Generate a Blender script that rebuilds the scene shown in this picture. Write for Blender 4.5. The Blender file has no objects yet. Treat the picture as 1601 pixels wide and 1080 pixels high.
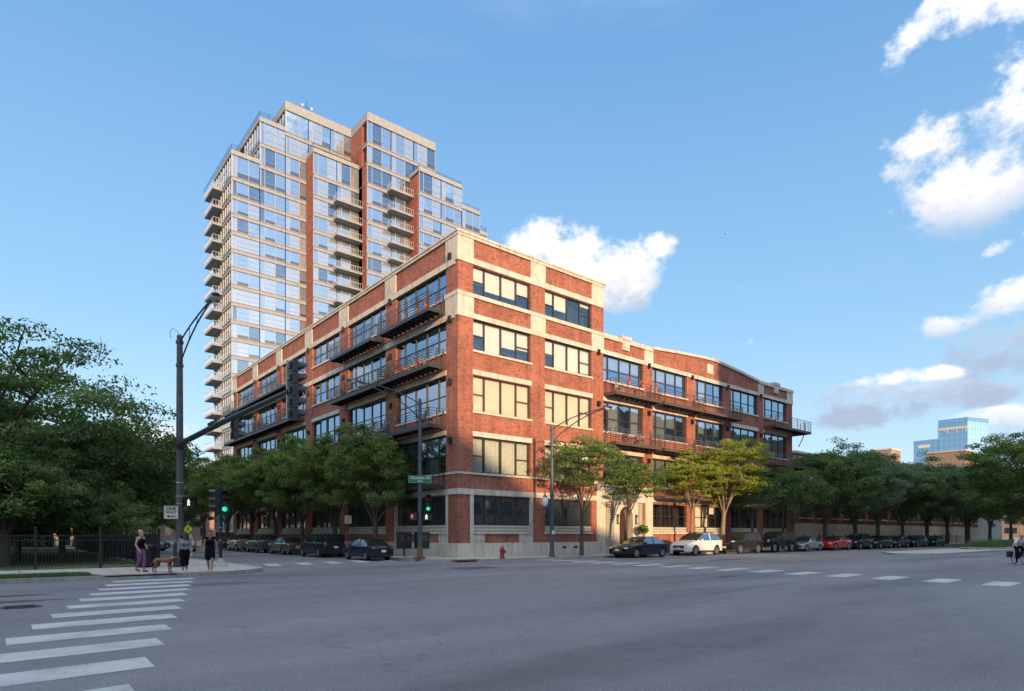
EXPO = 0.8
# sky radiance by sine of elevation, in units where the background strength below applies
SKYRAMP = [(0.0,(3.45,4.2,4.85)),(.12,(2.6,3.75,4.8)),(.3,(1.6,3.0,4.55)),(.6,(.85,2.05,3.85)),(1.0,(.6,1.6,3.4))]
CLB = 7.4; SKYS = 0.1; SKYN = .3; SUNSIDE = 1.7; GLOW = 10.0; BACKC = 1.9  # SUNSIDE, GLOW and BACKC boost the unseen sunward sky as added fill
import bpy, bmesh, math, random
import numpy as np
from mathutils import Vector, Matrix
PI = math.pi
scene = bpy.context.scene
COL = scene.collection

# ------------------------------------------------------------------ helpers
def link(o):
    COL.objects.link(o); return o

def tag(o, label=None, cat=None, group=None, kind=None):
    if label: o['label'] = label
    if cat: o['category'] = cat
    if group: o['group'] = group
    if kind: o['kind'] = kind
    return o

def empty(name, loc=(0, 0, 0), rz=0.0, label=None, cat=None, group=None):
    o = bpy.data.objects.new(name, None)
    o.location = loc; o.rotation_euler = (0, 0, rz); o.empty_display_size = 0.2
    link(o); return tag(o, label, cat, group)

class MB:
    """collects geometry, builds ONE mesh object"""
    def __init__(s):
        s.v = []; s.f = []; s.m = []
    def add(s, vs, fs, mi=0):
        b = len(s.v); s.v += [tuple(p) for p in vs]
        for f in fs:
            s.f.append(tuple(b + i for i in f)); s.m.append(mi)
        return s
    def box(s, x0, x1, y0, y1, z0, z1, mi=0):
        if x0 > x1: x0, x1 = x1, x0
        if y0 > y1: y0, y1 = y1, y0
        if z0 > z1: z0, z1 = z1, z0
        return s.add([(x0,y0,z0),(x1,y0,z0),(x1,y1,z0),(x0,y1,z0),(x0,y0,z1),(x1,y0,z1),(x1,y1,z1),(x0,y1,z1)],
            [(0,3,2,1),(4,5,6,7),(0,1,5,4),(1,2,6,5),(2,3,7,6),(3,0,4,7)], mi)
    def obox(s, c, ax, ay, az, mi=0):
        c = Vector(c); ax = Vector(ax); ay = Vector(ay); az = Vector(az)
        P = [c+i*ax+j*ay+k*az for k in (-1,1) for (i,j) in ((-1,-1),(1,-1),(1,1),(-1,1))]
        return s.add(P, [(0,3,2,1),(4,5,6,7),(0,1,5,4),(1,2,6,5),(2,3,7,6),(3,0,4,7)], mi)
    def prism(s, poly, z0, z1, mi=0):
        n = len(poly)
        a = sum(poly[i][0]*poly[(i+1)%n][1]-poly[(i+1)%n][0]*poly[i][1] for i in range(n))
        if a < 0: poly = poly[::-1]
        vs = [(x,y,z0) for x,y in poly]+[(x,y,z1) for x,y in poly]
        fs = [tuple(range(n-1,-1,-1)), tuple(range(n,2*n))]+[(i,(i+1)%n,(i+1)%n+n,i+n) for i in range(n)]
        return s.add(vs, fs, mi)
    def xprism(s, pts, y0, y1, mi=0, side='R'):
        """polygon in (u,z) extruded through depth y0..y1 (outward depth d)"""
        n = len(pts)
        vs = [FP(side,u,y0,z) for u,z in pts]+[FP(side,u,y1,z) for u,z in pts]
        fs = [tuple(range(n)), tuple(range(2*n-1,n-1,-1))]+[(i,i+n,(i+1)%n+n,(i+1)%n) for i in range(n)]
        return s.add(vs, fs, mi)
    def tube(s, pts, r, n=8, mi=0, cap=True):
        pts = [Vector(p) for p in pts]
        rs = r if isinstance(r, (list, tuple)) else [r]*len(pts)
        b = len(s.v); k = len(pts); up = None
        for i, p in enumerate(pts):
            d = (pts[min(i+1,k-1)]-pts[max(i-1,0)])
            if d.length < 1e-9: d = Vector((0,0,1))
            d.normalize()
            if up is None:
                up = Vector((0,0,1)) if abs(d.z) < .9 else Vector((1,0,0))
            e1 = d.cross(up)
            if e1.length < 1e-5: e1 = d.cross(Vector((0,1,0)))
            e1.normalize(); e2 = e1.cross(d).normalized(); up = e2
            for j in range(n):
                a = 2*PI*j/n
                s.v.append(tuple(p+e1*math.cos(a)*rs[i]+e2*math.sin(a)*rs[i]))
        for i in range(k-1):
            for j in range(n):
                s.f.append((b+i*n+j, b+i*n+(j+1)%n, b+(i+1)*n+(j+1)%n, b+(i+1)*n+j)); s.m.append(mi)
        if cap:
            s.f.append(tuple(b+j for j in range(n-1,-1,-1))); s.m.append(mi)
            s.f.append(tuple(b+(k-1)*n+j for j in range(n))); s.m.append(mi)
        return s
    def lathe(s, prof, c=(0,0,0), n=16, mi=0, axis='z'):
        b = len(s.v); k = len(prof)
        for r, h in prof:
            for j in range(n):
                a = 2*PI*j/n; x = r*math.cos(a); y = r*math.sin(a)
                p = (x,y,h) if axis == 'z' else ((x,h,y) if axis == 'y' else (h,x,y))
                s.v.append((p[0]+c[0],p[1]+c[1],p[2]+c[2]))
        for i in range(k-1):
            for j in range(n):
                s.f.append((b+i*n+j,b+i*n+(j+1)%n,b+(i+1)*n+(j+1)%n,b+(i+1)*n+j)); s.m.append(mi)
        if prof[0][0] > 1e-4: s.f.append(tuple(b+j for j in range(n-1,-1,-1))); s.m.append(mi)
        if prof[-1][0] > 1e-4: s.f.append(tuple(b+(k-1)*n+j for j in range(n))); s.m.append(mi)
        return s
    def ball(s, c, r, rx=None, mi=0, n=12, k=8, M=None):
        c = Vector(c); R = Vector((r,r,r)) if rx is None else Vector(rx)
        b = len(s.v)
        for i in range(k+1):
            t = PI*i/k
            for j in range(n):
                a = 2*PI*j/n
                p = Vector((R.x*math.sin(t)*math.cos(a), R.y*math.sin(t)*math.sin(a), R.z*math.cos(t)))
                if M is not None: p = M @ p
                s.v.append(tuple(c+p))
        for i in range(k):
            for j in range(n):
                s.f.append((b+i*n+j,b+(i+1)*n+j,b+(i+1)*n+(j+1)%n,b+i*n+(j+1)%n)); s.m.append(mi)
        return s
    def cap(s, p0, p1, r0, r1, n=10, mi=0):
        """capsule with tapering radius"""
        p0 = Vector(p0); p1 = Vector(p1); d = (p1-p0).normalized(); P = []; Rr = []
        for t in (-.98,-.7,-.35): P.append(p0+d*r0*t); Rr.append(r0*math.sqrt(1-t*t))
        P += [p0, p1]; Rr += [r0, r1]
        for t in (.35,.7,.98): P.append(p1+d*r1*t); Rr.append(r1*math.sqrt(1-t*t))
        return s.tube(P, Rr, n, mi)
    def build(s, name, mats, parent=None, smooth=None, loc=None):
        me = bpy.data.meshes.new(name)
        off = Vector((0,0,0))
        if loc is not None: off = Vector(loc)
        me.from_pydata([tuple(Vector(p)-off) for p in s.v], [], s.f)
        if not isinstance(mats, (list, tuple)): mats = [mats]
        for m in mats: me.materials.append(m)
        if len(mats) > 1: me.polygons.foreach_set('material_index', s.m)
        me.update()
        if smooth is not None:
            bm = bmesh.new(); bm.from_mesh(me)
            bmesh.ops.remove_doubles(bm, verts=bm.verts, dist=1e-5)
            bmesh.ops.recalc_face_normals(bm, faces=bm.faces)
            for f in bm.faces: f.smooth = True
            for e in bm.edges:
                if len(e.link_faces) == 2 and e.calc_face_angle(0) > math.radians(smooth): e.smooth = False
            bm.to_mesh(me); bm.free()
        o = bpy.data.objects.new(name, me); link(o)
        if parent is not None: o.parent = parent
        if loc is not None: o.location = off-(parent.location if parent is not None else Vector((0,0,0)))
        return o

def FP(side, u, d, z):
    return (u, -d, z) if side == 'R' else (-d, u, z)
def fbox(mb, side, u0, u1, d0, d1, z0, z1, mi=0):
    a = FP(side, u0, d0, z0); b = FP(side, u1, d1, z1)
    mb.box(a[0], b[0], a[1], b[1], z0, z1, mi)
def fquad(mb, side, u0, u1, d, z0, z1, mi=0):
    P = [FP(side,u0,d,z0),FP(side,u1,d,z0),FP(side,u1,d,z1),FP(side,u0,d,z1)]
    mb.add(P, [(0,1,2,3)] if side == 'R' else [(3,2,1,0)], mi)

def dup(root, loc, rz=None, label=None, group=None, scale=None):
    def rec(o, parent):
        c = o.copy(); COL.objects.link(c)
        c.parent = parent
        for ch in [q for q in KIDS.get(o.name, [])]:
            rec(ch, c)
        return c
    r = rec(root, None); r.location = loc
    if rz is not None: r.rotation_euler = (0,0,rz)
    if scale is not None: r.scale = scale if isinstance(scale,(tuple,list)) else (scale,)*3
    if label: r['label'] = label
    if group: r['group'] = group
    return r
KIDS = {}
def index_kids():
    KIDS.clear()
    for o in bpy.data.objects:
        if o.parent: KIDS.setdefault(o.parent.name, []).append(o)

# ------------------------------------------------------------------ materials
def new_mat(name):
    m = bpy.data.materials.new(name); m.use_nodes = True
    nt = m.node_tree; b = nt.nodes['Principled BSDF']
    return m, nt, b
def N(nt, t, **kw):
    n = nt.nodes.new(t)
    for k, v in kw.items():
        if k.startswith('i_'):
            n.inputs[k[2:].replace('_',' ')].default_value = v
        else: setattr(n, k, v)
    return n
def ramp(nt, stops, fac=None):
    r = nt.nodes.new('ShaderNodeValToRGB'); e = r.color_ramp.elements
    while len(e) > 1: e.remove(e[-1])
    e[0].position = stops[0][0]; e[0].color = (*stops[0][1], 1)
    for p, c in stops[1:]:
        q = e.new(p); q.color = (*c, 1)
    if fac is not None: nt.links.new(fac, r.inputs[0])
    return r
def mat(name, c, rough=.6, metal=0, var=0.0, vs=3.0, bump=0, bs=40, spec=None, coat=0, emit=None, es=1):
    m, nt, b = new_mat(name)
    b.inputs['Roughness'].default_value = rough; b.inputs['Metallic'].default_value = metal
    b.inputs['Base Color'].default_value = (*c, 1)
    if coat: b.inputs['Coat Weight'].default_value = coat; b.inputs['Coat Roughness'].default_value = .03
    if spec is not None: b.inputs['Specular IOR Level'].default_value = spec
    if emit: b.inputs['Emission Color'].default_value = (*emit,1); b.inputs['Emission Strength'].default_value = es
    tc = None
    if var or bump:
        tc = N(nt, 'ShaderNodeTexCoord')
    if var:
        n1 = N(nt, 'ShaderNodeTexNoise', i_Scale=vs, i_Detail=6.0, i_Roughness=.65)
        nt.links.new(tc.outputs['Object'], n1.inputs['Vector'])
        lo = tuple(x*(1-var) for x in c); hi = tuple(min(1,x*(1+var)) for x in c)
        r = ramp(nt, [(.3,lo),(.7,hi)], n1.outputs[0]); nt.links.new(r.outputs[0], b.inputs['Base Color'])
    if bump:
        n2 = N(nt, 'ShaderNodeTexNoise', i_Scale=bs, i_Detail=3.0)
        nt.links.new(tc.outputs['Object'], n2.inputs['Vector'])
        bp = N(nt, 'ShaderNodeBump', i_Strength=bump, i_Distance=.02)
        nt.links.new(n2.outputs[0], bp.inputs['Height']); nt.links.new(bp.outputs[0], b.inputs['Normal'])
    return m

def wall_vec(nt, s=1.0):
    tc = N(nt,'ShaderNodeTexCoord'); sp = N(nt,'ShaderNodeSeparateXYZ'); nt.links.new(tc.outputs['Object'], sp.inputs[0])
    ad = N(nt,'ShaderNodeMath', operation='ADD'); nt.links.new(sp.outputs[0], ad.inputs[0]); nt.links.new(sp.outputs[1], ad.inputs[1])
    cb = N(nt,'ShaderNodeCombineXYZ'); nt.links.new(ad.outputs[0], cb.inputs[0]); nt.links.new(sp.outputs[2], cb.inputs[1])
    return tc, cb

def brick_mat(name, c1, c2, mortar, bw=.215, bh=.072, ms=.011, soot=.35, dark=.12):
    m, nt, b = new_mat(name); L = nt.links.new
    tc, cb = wall_vec(nt)
    br = N(nt,'ShaderNodeTexBrick', offset=.5, i_Scale=1.0, i_Mortar_Size=ms, i_Mortar_Smooth=.2, i_Bias=-.2, i_Brick_Width=bw, i_Row_Height=bh)
    br.inputs['Color1'].default_value = (*c1,1); br.inputs['Color2'].default_value = (*c2,1); br.inputs['Mortar'].default_value = (*mortar,1)
    L(cb.outputs[0], br.inputs['Vector'])
    # individual dark header bricks
    mp = N(nt,'ShaderNodeMapping'); mp.inputs['Scale'].default_value = (1/bw*.98, 1/bh*.98, 1); L(cb.outputs[0], mp.inputs[0])
    vo = N(nt,'ShaderNodeTexWhiteNoise', noise_dimensions='2D')
    fl = N(nt,'ShaderNodeVectorMath', operation='FLOOR'); L(mp.outputs[0], fl.inputs[0]); L(fl.outputs[0], vo.inputs['Vector'])
    rd = ramp(nt, [(0,(.62,.58,.58)),(dark,(.7,.66,.66)),(dark+.02,(.9,.9,.9)),(1,(1.12,1.08,1.04))], vo.outputs[0])
    mx = N(nt,'ShaderNodeMix', data_type='RGBA', blend_type='MULTIPLY'); mx.inputs[0].default_value = 1
    L(br.outputs[0], mx.inputs[6]); L(rd.outputs[0], mx.inputs[7])
    n1 = N(nt,'ShaderNodeTexNoise', i_Scale=.55, i_Detail=7.0, i_Roughness=.7); L(tc.outputs['Object'], n1.inputs['Vector'])
    r1 = ramp(nt, [(.3,(1-soot,)*3),(.62,(1.08,)*3)], n1.outputs[0])
    m2 = N(nt,'ShaderNodeMix', data_type='RGBA', blend_type='MULTIPLY'); m2.inputs[0].default_value = 1
    L(mx.outputs[2], m2.inputs[6]); L(r1.outputs[0], m2.inputs[7])
    ms_ = N(nt,'ShaderNodeMapping'); ms_.inputs['Scale'].default_value=(1.6,.09,1); L(cb.outputs[0], ms_.inputs[0])
    n3 = N(nt,'ShaderNodeTexNoise', i_Scale=1.6, i_Detail=6.0, i_Roughness=.7); L(ms_.outputs[0], n3.inputs['Vector'])
    r3 = ramp(nt, [(.36,(.76,.74,.74)),(.52,(1,1,1)),(.74,(1.1,1.08,1.06))], n3.outputs[0])
    m3 = N(nt,'ShaderNodeMix', data_type='RGBA', blend_type='MULTIPLY'); m3.inputs[0].default_value = 1
    L(m2.outputs[2], m3.inputs[6]); L(r3.outputs[0], m3.inputs[7]); L(m3.outputs[2], b.inputs['Base Color'])
    bp = N(nt,'ShaderNodeBump', i_Strength=.5, i_Distance=.012); L(br.outputs['Fac'], bp.inputs['Height']); bp.invert = True
    L(bp.outputs[0], b.inputs['Normal']); b.inputs['Roughness'].default_value = .85
    return m

def block_mat(name, c1, c2, mortar, w, h, ms, rough=.3, off=0.0):
    m, nt, b = new_mat(name); L = nt.links.new
    tc, cb = wall_vec(nt)
    br = N(nt,'ShaderNodeTexBrick', offset=off, i_Scale=1.0, i_Mortar_Size=ms, i_Mortar_Smooth=.1, i_Brick_Width=w, i_Row_Height=h)
    br.inputs['Color1'].default_value = (*c1,1); br.inputs['Color2'].default_value = (*c2,1); br.inputs['Mortar'].default_value = (*mortar,1)
    L(cb.outputs[0], br.inputs['Vector']); L(br.outputs[0], b.inputs['Base Color']); b.inputs['Roughness'].default_value = rough
    return m

def stone_mat(name, c, stain=.3):
    m, nt, b = new_mat(name); L = nt.links.new
    tc = N(nt,'ShaderNodeTexCoord')
    n1 = N(nt,'ShaderNodeTexNoise', i_Scale=1.3, i_Detail=8.0, i_Roughness=.7); L(tc.outputs['Object'], n1.inputs['Vector'])
    mp = N(nt,'ShaderNodeMapping'); mp.inputs['Scale'].default_value=(2.5,2.5,.35); L(tc.outputs['Object'], mp.inputs[0])
    n2 = N(nt,'ShaderNodeTexNoise', i_Scale=1.5, i_Detail=6.0); L(mp.outputs[0], n2.inputs['Vector'])
    r1 = ramp(nt, [(.28,tuple(x*(1-stain) for x in c)),(.6,c),(.8,tuple(min(1,x*1.12) for x in c))], n1.outputs[0])
    r2 = ramp(nt, [(.3,(1-stain*.9,1-stain,1-stain*1.1)),(.55,(1,1,1))], n2.outputs[0])
    mx = N(nt,'ShaderNodeMix', data_type='RGBA', blend_type='MULTIPLY'); mx.inputs[0].default_value=1
    L(r1.outputs[0], mx.inputs[6]); L(r2.outputs[0], mx.inputs[7]); L(mx.outputs[2], b.inputs['Base Color'])
    n3 = N(nt,'ShaderNodeTexNoise', i_Scale=25.0, i_Detail=4.0); L(tc.outputs['Object'], n3.inputs['Vector'])
    bp = N(nt,'ShaderNodeBump', i_Strength=.25, i_Distance=.02); L(n3.outputs[0], bp.inputs['Height']); L(bp.outputs[0], b.inputs['Normal'])
    b.inputs['Roughness'].default_value=.85
    return m

def glass_mat(name, refl=.35, tint=(.75,.8,.8), wav=.02, rc=(.95,.97,1), transp=True, base=(.02,.025,.03)):
    m, nt, b = new_mat(name); L = nt.links.new
    out = nt.nodes['Material Output']
    gl = N(nt,'ShaderNodeBsdfGlossy', i_Roughness=.015); gl.inputs[0].default_value=(*rc,1)
    tc = N(nt,'ShaderNodeTexCoord'); n = N(nt,'ShaderNodeTexNoise', i_Scale=.6, i_Detail=2.0); L(tc.outputs['Object'], n.inputs['Vector'])
    bp = N(nt,'ShaderNodeBump', i_Strength=wav, i_Distance=.6); L(n.outputs[0], bp.inputs['Height']); L(bp.outputs[0], gl.inputs['Normal'])
    if transp:
        tr = N(nt,'ShaderNodeBsdfTransparent'); tr.inputs[0].default_value=(*tint,1); src = tr.outputs[0]
    else:
        b.inputs['Base Color'].default_value=(*base,1); b.inputs['Roughness'].default_value=.3; src = b.outputs[0]
    fr = N(nt,'ShaderNodeFresnel', i_IOR=1.5)
    ma = N(nt,'ShaderNodeMath', operation='MULTIPLY_ADD', use_clamp=True); ma.inputs[1].default_value=1-refl; ma.inputs[2].default_value=refl
    L(fr.outputs[0], ma.inputs[0])
    mx = N(nt,'ShaderNodeMixShader'); L(ma.outputs[0], mx.inputs[0]); L(src, mx.inputs[1]); L(gl.outputs[0], mx.inputs[2])
    L(mx.outputs[0], out.inputs[0])
    return m

M = {}
M['brick'] = brick_mat('red_brick', (.365,.105,.058), (.30,.08,.047), (.25,.155,.11))
M['brick_side'] = M['brick']
M['stone'] = stone_mat('cream_stone', (.55,.50,.42), .3)
M['plinth'] = stone_mat('painted_plinth', (.55,.50,.41), .22)
M['frame'] = mat('dark_bronze_frame', (.035,.03,.028), .45)
M['glass'] = glass_mat('window_glass', .12, (.8,.82,.8))
M['glass_left'] = glass_mat('window_glass_reflective', .42, (.6,.65,.68), rc=(.66,.83,1))
M['glass_dark'] = glass_mat('dark_window_glass', .18, transp=False)
M['blind'] = mat('cream_blind', (.76,.73,.66), .9, var=.06, vs=1.2)
M['curtain'] = mat('pale_curtain', (.60,.62,.60), .9, var=.15, vs=6)
M['interior'] = mat('dark_interior', (.02,.018,.016), .9)
M['steel_blue'] = mat('dark_painted_steel', (.028,.03,.036), .5, var=.2, vs=8)
M['steel_brown'] = mat('brown_painted_steel', (.075,.05,.042), .6, var=.2, vs=8)
M['roof'] = mat('roof_gravel', (.12,.115,.11), .95, var=.3, vs=10)
M['blocks'] = block_mat('glass_blocks', (.13,.15,.11), (.2,.21,.16), (.48,.44,.34), .2, .2, .03, .15)
M['lattice'] = block_mat('stone_lattice', (.12,.12,.09), (.16,.16,.12), (.50,.46,.36), .21, .225, .045, .5)
M['door'] = mat('dark_wood_door', (.035,.022,.016), .5, var=.3, vs=6)
M['black'] = mat('black_paint', (.012,.012,.013), .45)
M['lampglass'] = mat('frosted_lamp_glass', (.6,.62,.6), .25)
M['concrete'] = stone_mat('tower_concrete', (.27,.275,.28), .15)
M['terracotta'] = mat('terracotta', (.4,.13,.05), .8, var=.2, vs=8)

# ------------------------------------------------------------------ loft building
loft = empty('loft_building', (0,0,0), 0, 'long red brick loft building with cream stone bands and dark balconies filling the street corner', 'building')
walls = MB(); stone = MB(); plin = MB()
WT = .38
TOPZ = 20.3
def lb(u0,u1,z0,z1,d0=-WT,d1=0.0): fbox(walls,'R',u0,u1,d0,d1,z0,z1)
# corner pier shared by both fronts
walls.box(0,1.25,0,1.42,1.1,21.55)
RP = [(6.4,7.8),(12.8,14.17)]
LP_ = [(19.2,20.43),(25.5,26.8),(31.5,32.9),(38.0,39.1),(44.2,45.4)]
for a,b in RP: lb(a,b,1.1,21.55)
for a,b in LP_: lb(a,b,.15,17.5)
LV = [(8.3,9.95),(16.65,18.45),(24.65,26.4),(32.95,34.6),(41.0,42.6),(49.2,50.5)]
for a,b in LV: fbox(walls,'L',a,b,-WT,0,.15,21.55)
# bays: (u0,u1) of openings
RB_T = [(1.25,6.4),(7.8,12.8)]
RB_L = [(14.17,19.2),(20.43,25.5),(26.8,31.5),(32.9,38.0),(39.1,44.2)]
LB = [(1.42,8.3),(9.95,16.65),(18.45,24.65),(26.4,32.95),(34.6,41.0),(42.6,49.2)]
e = .035
# spandrels of the tall part, right front (z ranges without glass)
for u0,u1 in RB_T:
    for z0,z1 in ((4.3,5.85),(8.29,10.0),(12.42,14.1),(16.2,17.86),(19.8,21.5)):
        lb(u0,u1,z0,z1,-WT,-e)
for i,(u0,u1) in enumerate(RB_L):
    for z0,z1 in ((4.3,5.85),(8.29,10.0),(12.42,14.1),(16.2,17.5)):
        if i == 0 and z0 < 5: continue
        lb(u0,u1,z0,z1,-WT,-e)
for i,(u0,u1) in enumerate(LB):
    for z0,z1 in ((4.3,5.85),(8.4,10.0),(12.45,14.05),(16.1,17.7),(19.65,21.5)):
        fbox(walls,'L',u0,u1,-WT,-e,z0,z1)
    fbox(walls,'L',u0,u1,-WT,-e,1.1,1.75)
lb(1.25,6.4,1.1,1.75,-WT,-e); lb(7.8,12.8,1.1,1.75,-WT,-e)
for u0,u1 in RB_L[1:]: lb(u0,u1,.8,1.75,-WT,-e)
# raised low gable parapet
gp = [(20.43,17.5),(38.08,17.5),(38.08,17.62),(34.5,18.0),(31.2,18.28),(29.6,18.34),(28,18.28),(24,18.02),(20.43,17.72)]
walls.xprism([(u,z) for u,z in gp], -WT, -.02)
# party wall / rear parts
walls.box(13.79,14.17,.5,50.5,16.4,21.5)          # side wall of the taller wing above the low roof
walls.box(45.02,45.4,.4,50,.15,17.5)
walls.box(.4,45.0,50.12,50.5,.15,17.4)
walls.build('brick_wall', M['brick'], loft)

# ---- stone trim
def sb(side,u0,u1,z0,z1,d=.05,d0=-.2): fbox(stone,side,u0,u1,d0,d,z0,z1)
for s,u1 in (('R',14.17),('L',50.5)):
    pass
# coping of the tall wing
stone.box(-.10,14.27,-.10,.42,21.5,21.7); stone.box(-.16,14.33,-.16,.48,21.7,21.83)
stone.box(-.10,.42,.42,50.6,21.5,21.7); stone.box(-.16,.48,.48,50.66,21.7,21.83)
stone.box(13.7,14.27,.42,50.6,21.5,21.83)
# lintel band 5
stone.box(-.07,14.2,-.07,.3,19.85,20.25); stone.box(-.07,.3,.3,50.55,19.66,20.06)
# parapet pilasters
for a,b in ((-.055,1.27),(6.38,7.82),(12.78,14.19)): stone.box(a,b,-.05,.2,20.25,21.5)
for a,b in ((.2,1.44),(8.28,9.97),(16.63,18.47),(24.63,26.42),(32.93,34.62),(40.98,42.62),(49.2,50.53)):
    stone.box(-.05,.2,a,b,20.06,21.5)
# band between floors 4 and 5
stone.box(-.075,45.45,-.075,.3,16.2,16.54); stone.box(-.075,.3,.3,50.55,16.1,16.5)
stone.box(-.09,14.17,-.09,.3,17.6,17.86); stone.box(-.09,.3,.3,1.5,17.6,17.86)
stone.box(14.17,20.43,-.12,.42,17.5,17.86)
for a,b in ((-.055,1.27),(6.38,7.82),(12.78,14.19)): stone.box(a,b,-.05,.2,16.54,17.6)
stone.box(-.05,.2,.2,1.46,16.5,17.6)
for a,b in ((19.28,20.5),(38.02,39.12),(44.15,45.44)): stone.box(a,b,-.05,.2,16.54,17.52)
# low wing coping (gable follows the curve)
cp = [(20.38,17.72),(24,18.02),(28,18.28),(29.6,18.34),(31.2,18.28),(34.5,18.0),(38.1,17.62)]
stone.xprism(cp+[(u,z+.24) for u,z in cp[::-1]], -.46, .12)
stone.box(38.1,45.5,-.12,.42,17.5,17.8); stone.box(45.0,45.5,.42,50.5,17.5,17.8)
# cartouches
for u in (16.85,41.7):
    stone.box(u-.42,u+.42,-.12,.3,16.95,17.5); stone.box(u-.6,u+.6,-.2,.45,17.8,18.08); stone.box(u-.34,u+.34,-.16,.1,17.15,17.75)
stone.box(28.74,29.7,-.05,.05,17.05,17.95)
# lintels & sills per bay
for bays in (RB_T,RB_L):
    for i,(u0,u1) in enumerate(bays):
        low = bays is RB_L
        for z0,z1 in ((12.46,12.8),(8.3,8.64)):
            if low and z0 < 9 and i in (0,): pass
            sb('R',u0-.06,u1+.08,z0,z1,.045,-.15)
        for z in (9.88,13.98): sb('R',u0-.06,u1+.08,z,z+.15,.07,-.15)
for i,(u0,u1) in enumerate(LB):
    for z0,z1 in ((12.46,12.8),(8.42,8.72)): sb('L',u0-.05,u1+.06,z0,z1,.045,-.15)
    for z in (9.88,13.93,17.58): sb('L',u0+.02,u1+.06,z,z+.14,.07,-.15)
# band over the shops
stone.box(-.08,13.35,-.08,.3,4.36,4.74); stone.box(-.08,.3,.3,50.55,4.36,4.74)
stone.box(-.07,14.17,-.07,.3,5.72,5.86); stone.box(-.07,.3,.3,50.55,5.72,5.86)
stone.box(20.43,45.45,-.07,.3,4.5,4.86); stone.box(20.43,45.45,-.06,.3,5.72,5.86)
for s,bs in (('R',RB_T+RB_L[1:]),('L',LB)):
    for u0,u1 in bs: sb(s,u0-.08,u1+.1,1.72,1.86,.08,-.2)
# cream surround of the two corner bays
for s,a,b in (('R',1.25,6.4),('L',1.42,8.3)):
    for c,d in ((a-.27,a+.02),(b-.02,b+.2)): sb(s,c,d,1.1,4.36,.03,-.2)
    for c,d in ((a+.02,a+.95),(b-1.1,b-.02)): sb(s,c,d,1.1,1.72,.0,-.2)
    for c,d in ((a+.14,a+.83),(b-.98,b-.14)): sb(s,c,d,1.2,1.62,.02,-.2)
st = stone.build('stone_trim', M['stone'], loft)
# plinth
plin.box(-.1,13.35,-.1,.3,0,1.1); plin.box(-.1,.3,.3,50.6,0,1.1); plin.box(20.43,45.5,-.08,.3,0,.8); plin.box(45.1,45.5,.3,50,0,.8)
plin.build('plinth', M['plinth'], loft)
# entrance bay (cream, arched)
en = MB()
def arch_wall(mb, u0,u1,z0,z1,cu,r,zs,d0,d1,mi=0):
    fbox(mb,'R',u0,cu-r,d0,d1,z0,z1); fbox(mb,'R',cu+r,u1,d0,d1,z0,z1)
    n = 14; pts = [(cu-r*math.cos(PI*i/n), zs+r*math.sin(PI*i/n)) for i in range(n+1)]
    for (a,za),(b,zb) in zip(pts[:-1],pts[1:]): mb.xprism([(a,za),(b,zb),(b,z1),(a,z1)], d0, d1, mi)
arch_wall(en, 15.55,18.3,.15,4.36,16.95,.85,3.15,-.9,.02)
fbox(en,'R',13.35,14.3,-WT,.06,0,5.72); fbox(en,'R',19.6,20.43,-WT,.06,0,5.72)
fbox(en,'R',14.3,19.6,-WT,.03,4.36,5.72); fbox(en,'R',14.3,14.42,-.3,.03,.15,4.36)
fbox(en,'R',15.42,15.55,-.3,.03,.15,4.36); fbox(en,'R',18.3,18.44,-.3,.03,.15,4.36); fbox(en,'R',19.48,19.6,-.3,.03,.15,4.36)
fbox(en,'R',14.42,15.42,-.3,.01,.15,.7); fbox(en,'R',18.44,19.48,-.3,.01,.15,.7)
fbox(en,'R',13.35,20.43,-.3,.12,5.1,5.25); fbox(en,'R',15.7,18.2,-.3,1.0,0,.15)
en.build('entrance_surround', M['plinth'], loft)
gb = MB(); fquad(gb,'R',14.42,15.42,-.08,.7,4.36); fquad(gb,'R',18.44,19.48,-.08,.7,4.36)
gb.build('glass_block_panel', M['blocks'], loft)
dr = MB(); fbox(dr,'R',16.1,17.8,-.86,-.8,.15,4.1)
d_o = dr.build('entrance_door', M['door'], loft)
hb = MB(); fbox(hb,'R',16.9,16.95,-.8,-.72,1.0,1.4); hb.build('door_handle', M['concrete'], d_o)
for u in (15.78,18.12):
    lm = MB(); a = FP('R',u,.12,0)
    lm.box(u-.1,u+.1,-.3,-.08,3.15,3.2); lm.box(u-.09,u+.09,-.29,-.11,2.55,2.6); lm.box(u-.03,u+.03,-.2,-.02,3.2,3.35)
    for dx in (-.08,.08):
        for dy in (-.28,-.12): lm.box(u+dx-.012,u+dx+.012,dy-.012,dy+.012,2.6,3.15)
    lo = lm.build('wall_lantern', M['black'], loft)
    lg = MB(); lg.box(u-.06,u+.06,-.26,-.14,2.6,3.15); lg.build('lantern_glass', M['lampglass'], lo)

# interior core and roofs
core = MB(); core.box(1.0,13.6,1.0,50,.2,20.2); core.box(13.6,44.9,1.0,50,.2,16.3)
core.box(.36,14.0,.36,50.1,20.3,20.6,1); core.box(14.17,45.1,.36,50.1,16.6,16.9,1)
for z in (5.3,9.3,13.3,17.15):  # floor plates seen through the glass
    core.box(.37,13.6,.37,1.0,z-.15,z,0); core.box(.37,1.0,1.0,50,z-.15,z,0)
    if z < 17: core.box(13.6,44.9,.37,1.0,z-.15,z,0)
core.build('interior_and_roof', [M['interior'], M['roof']], loft)

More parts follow.
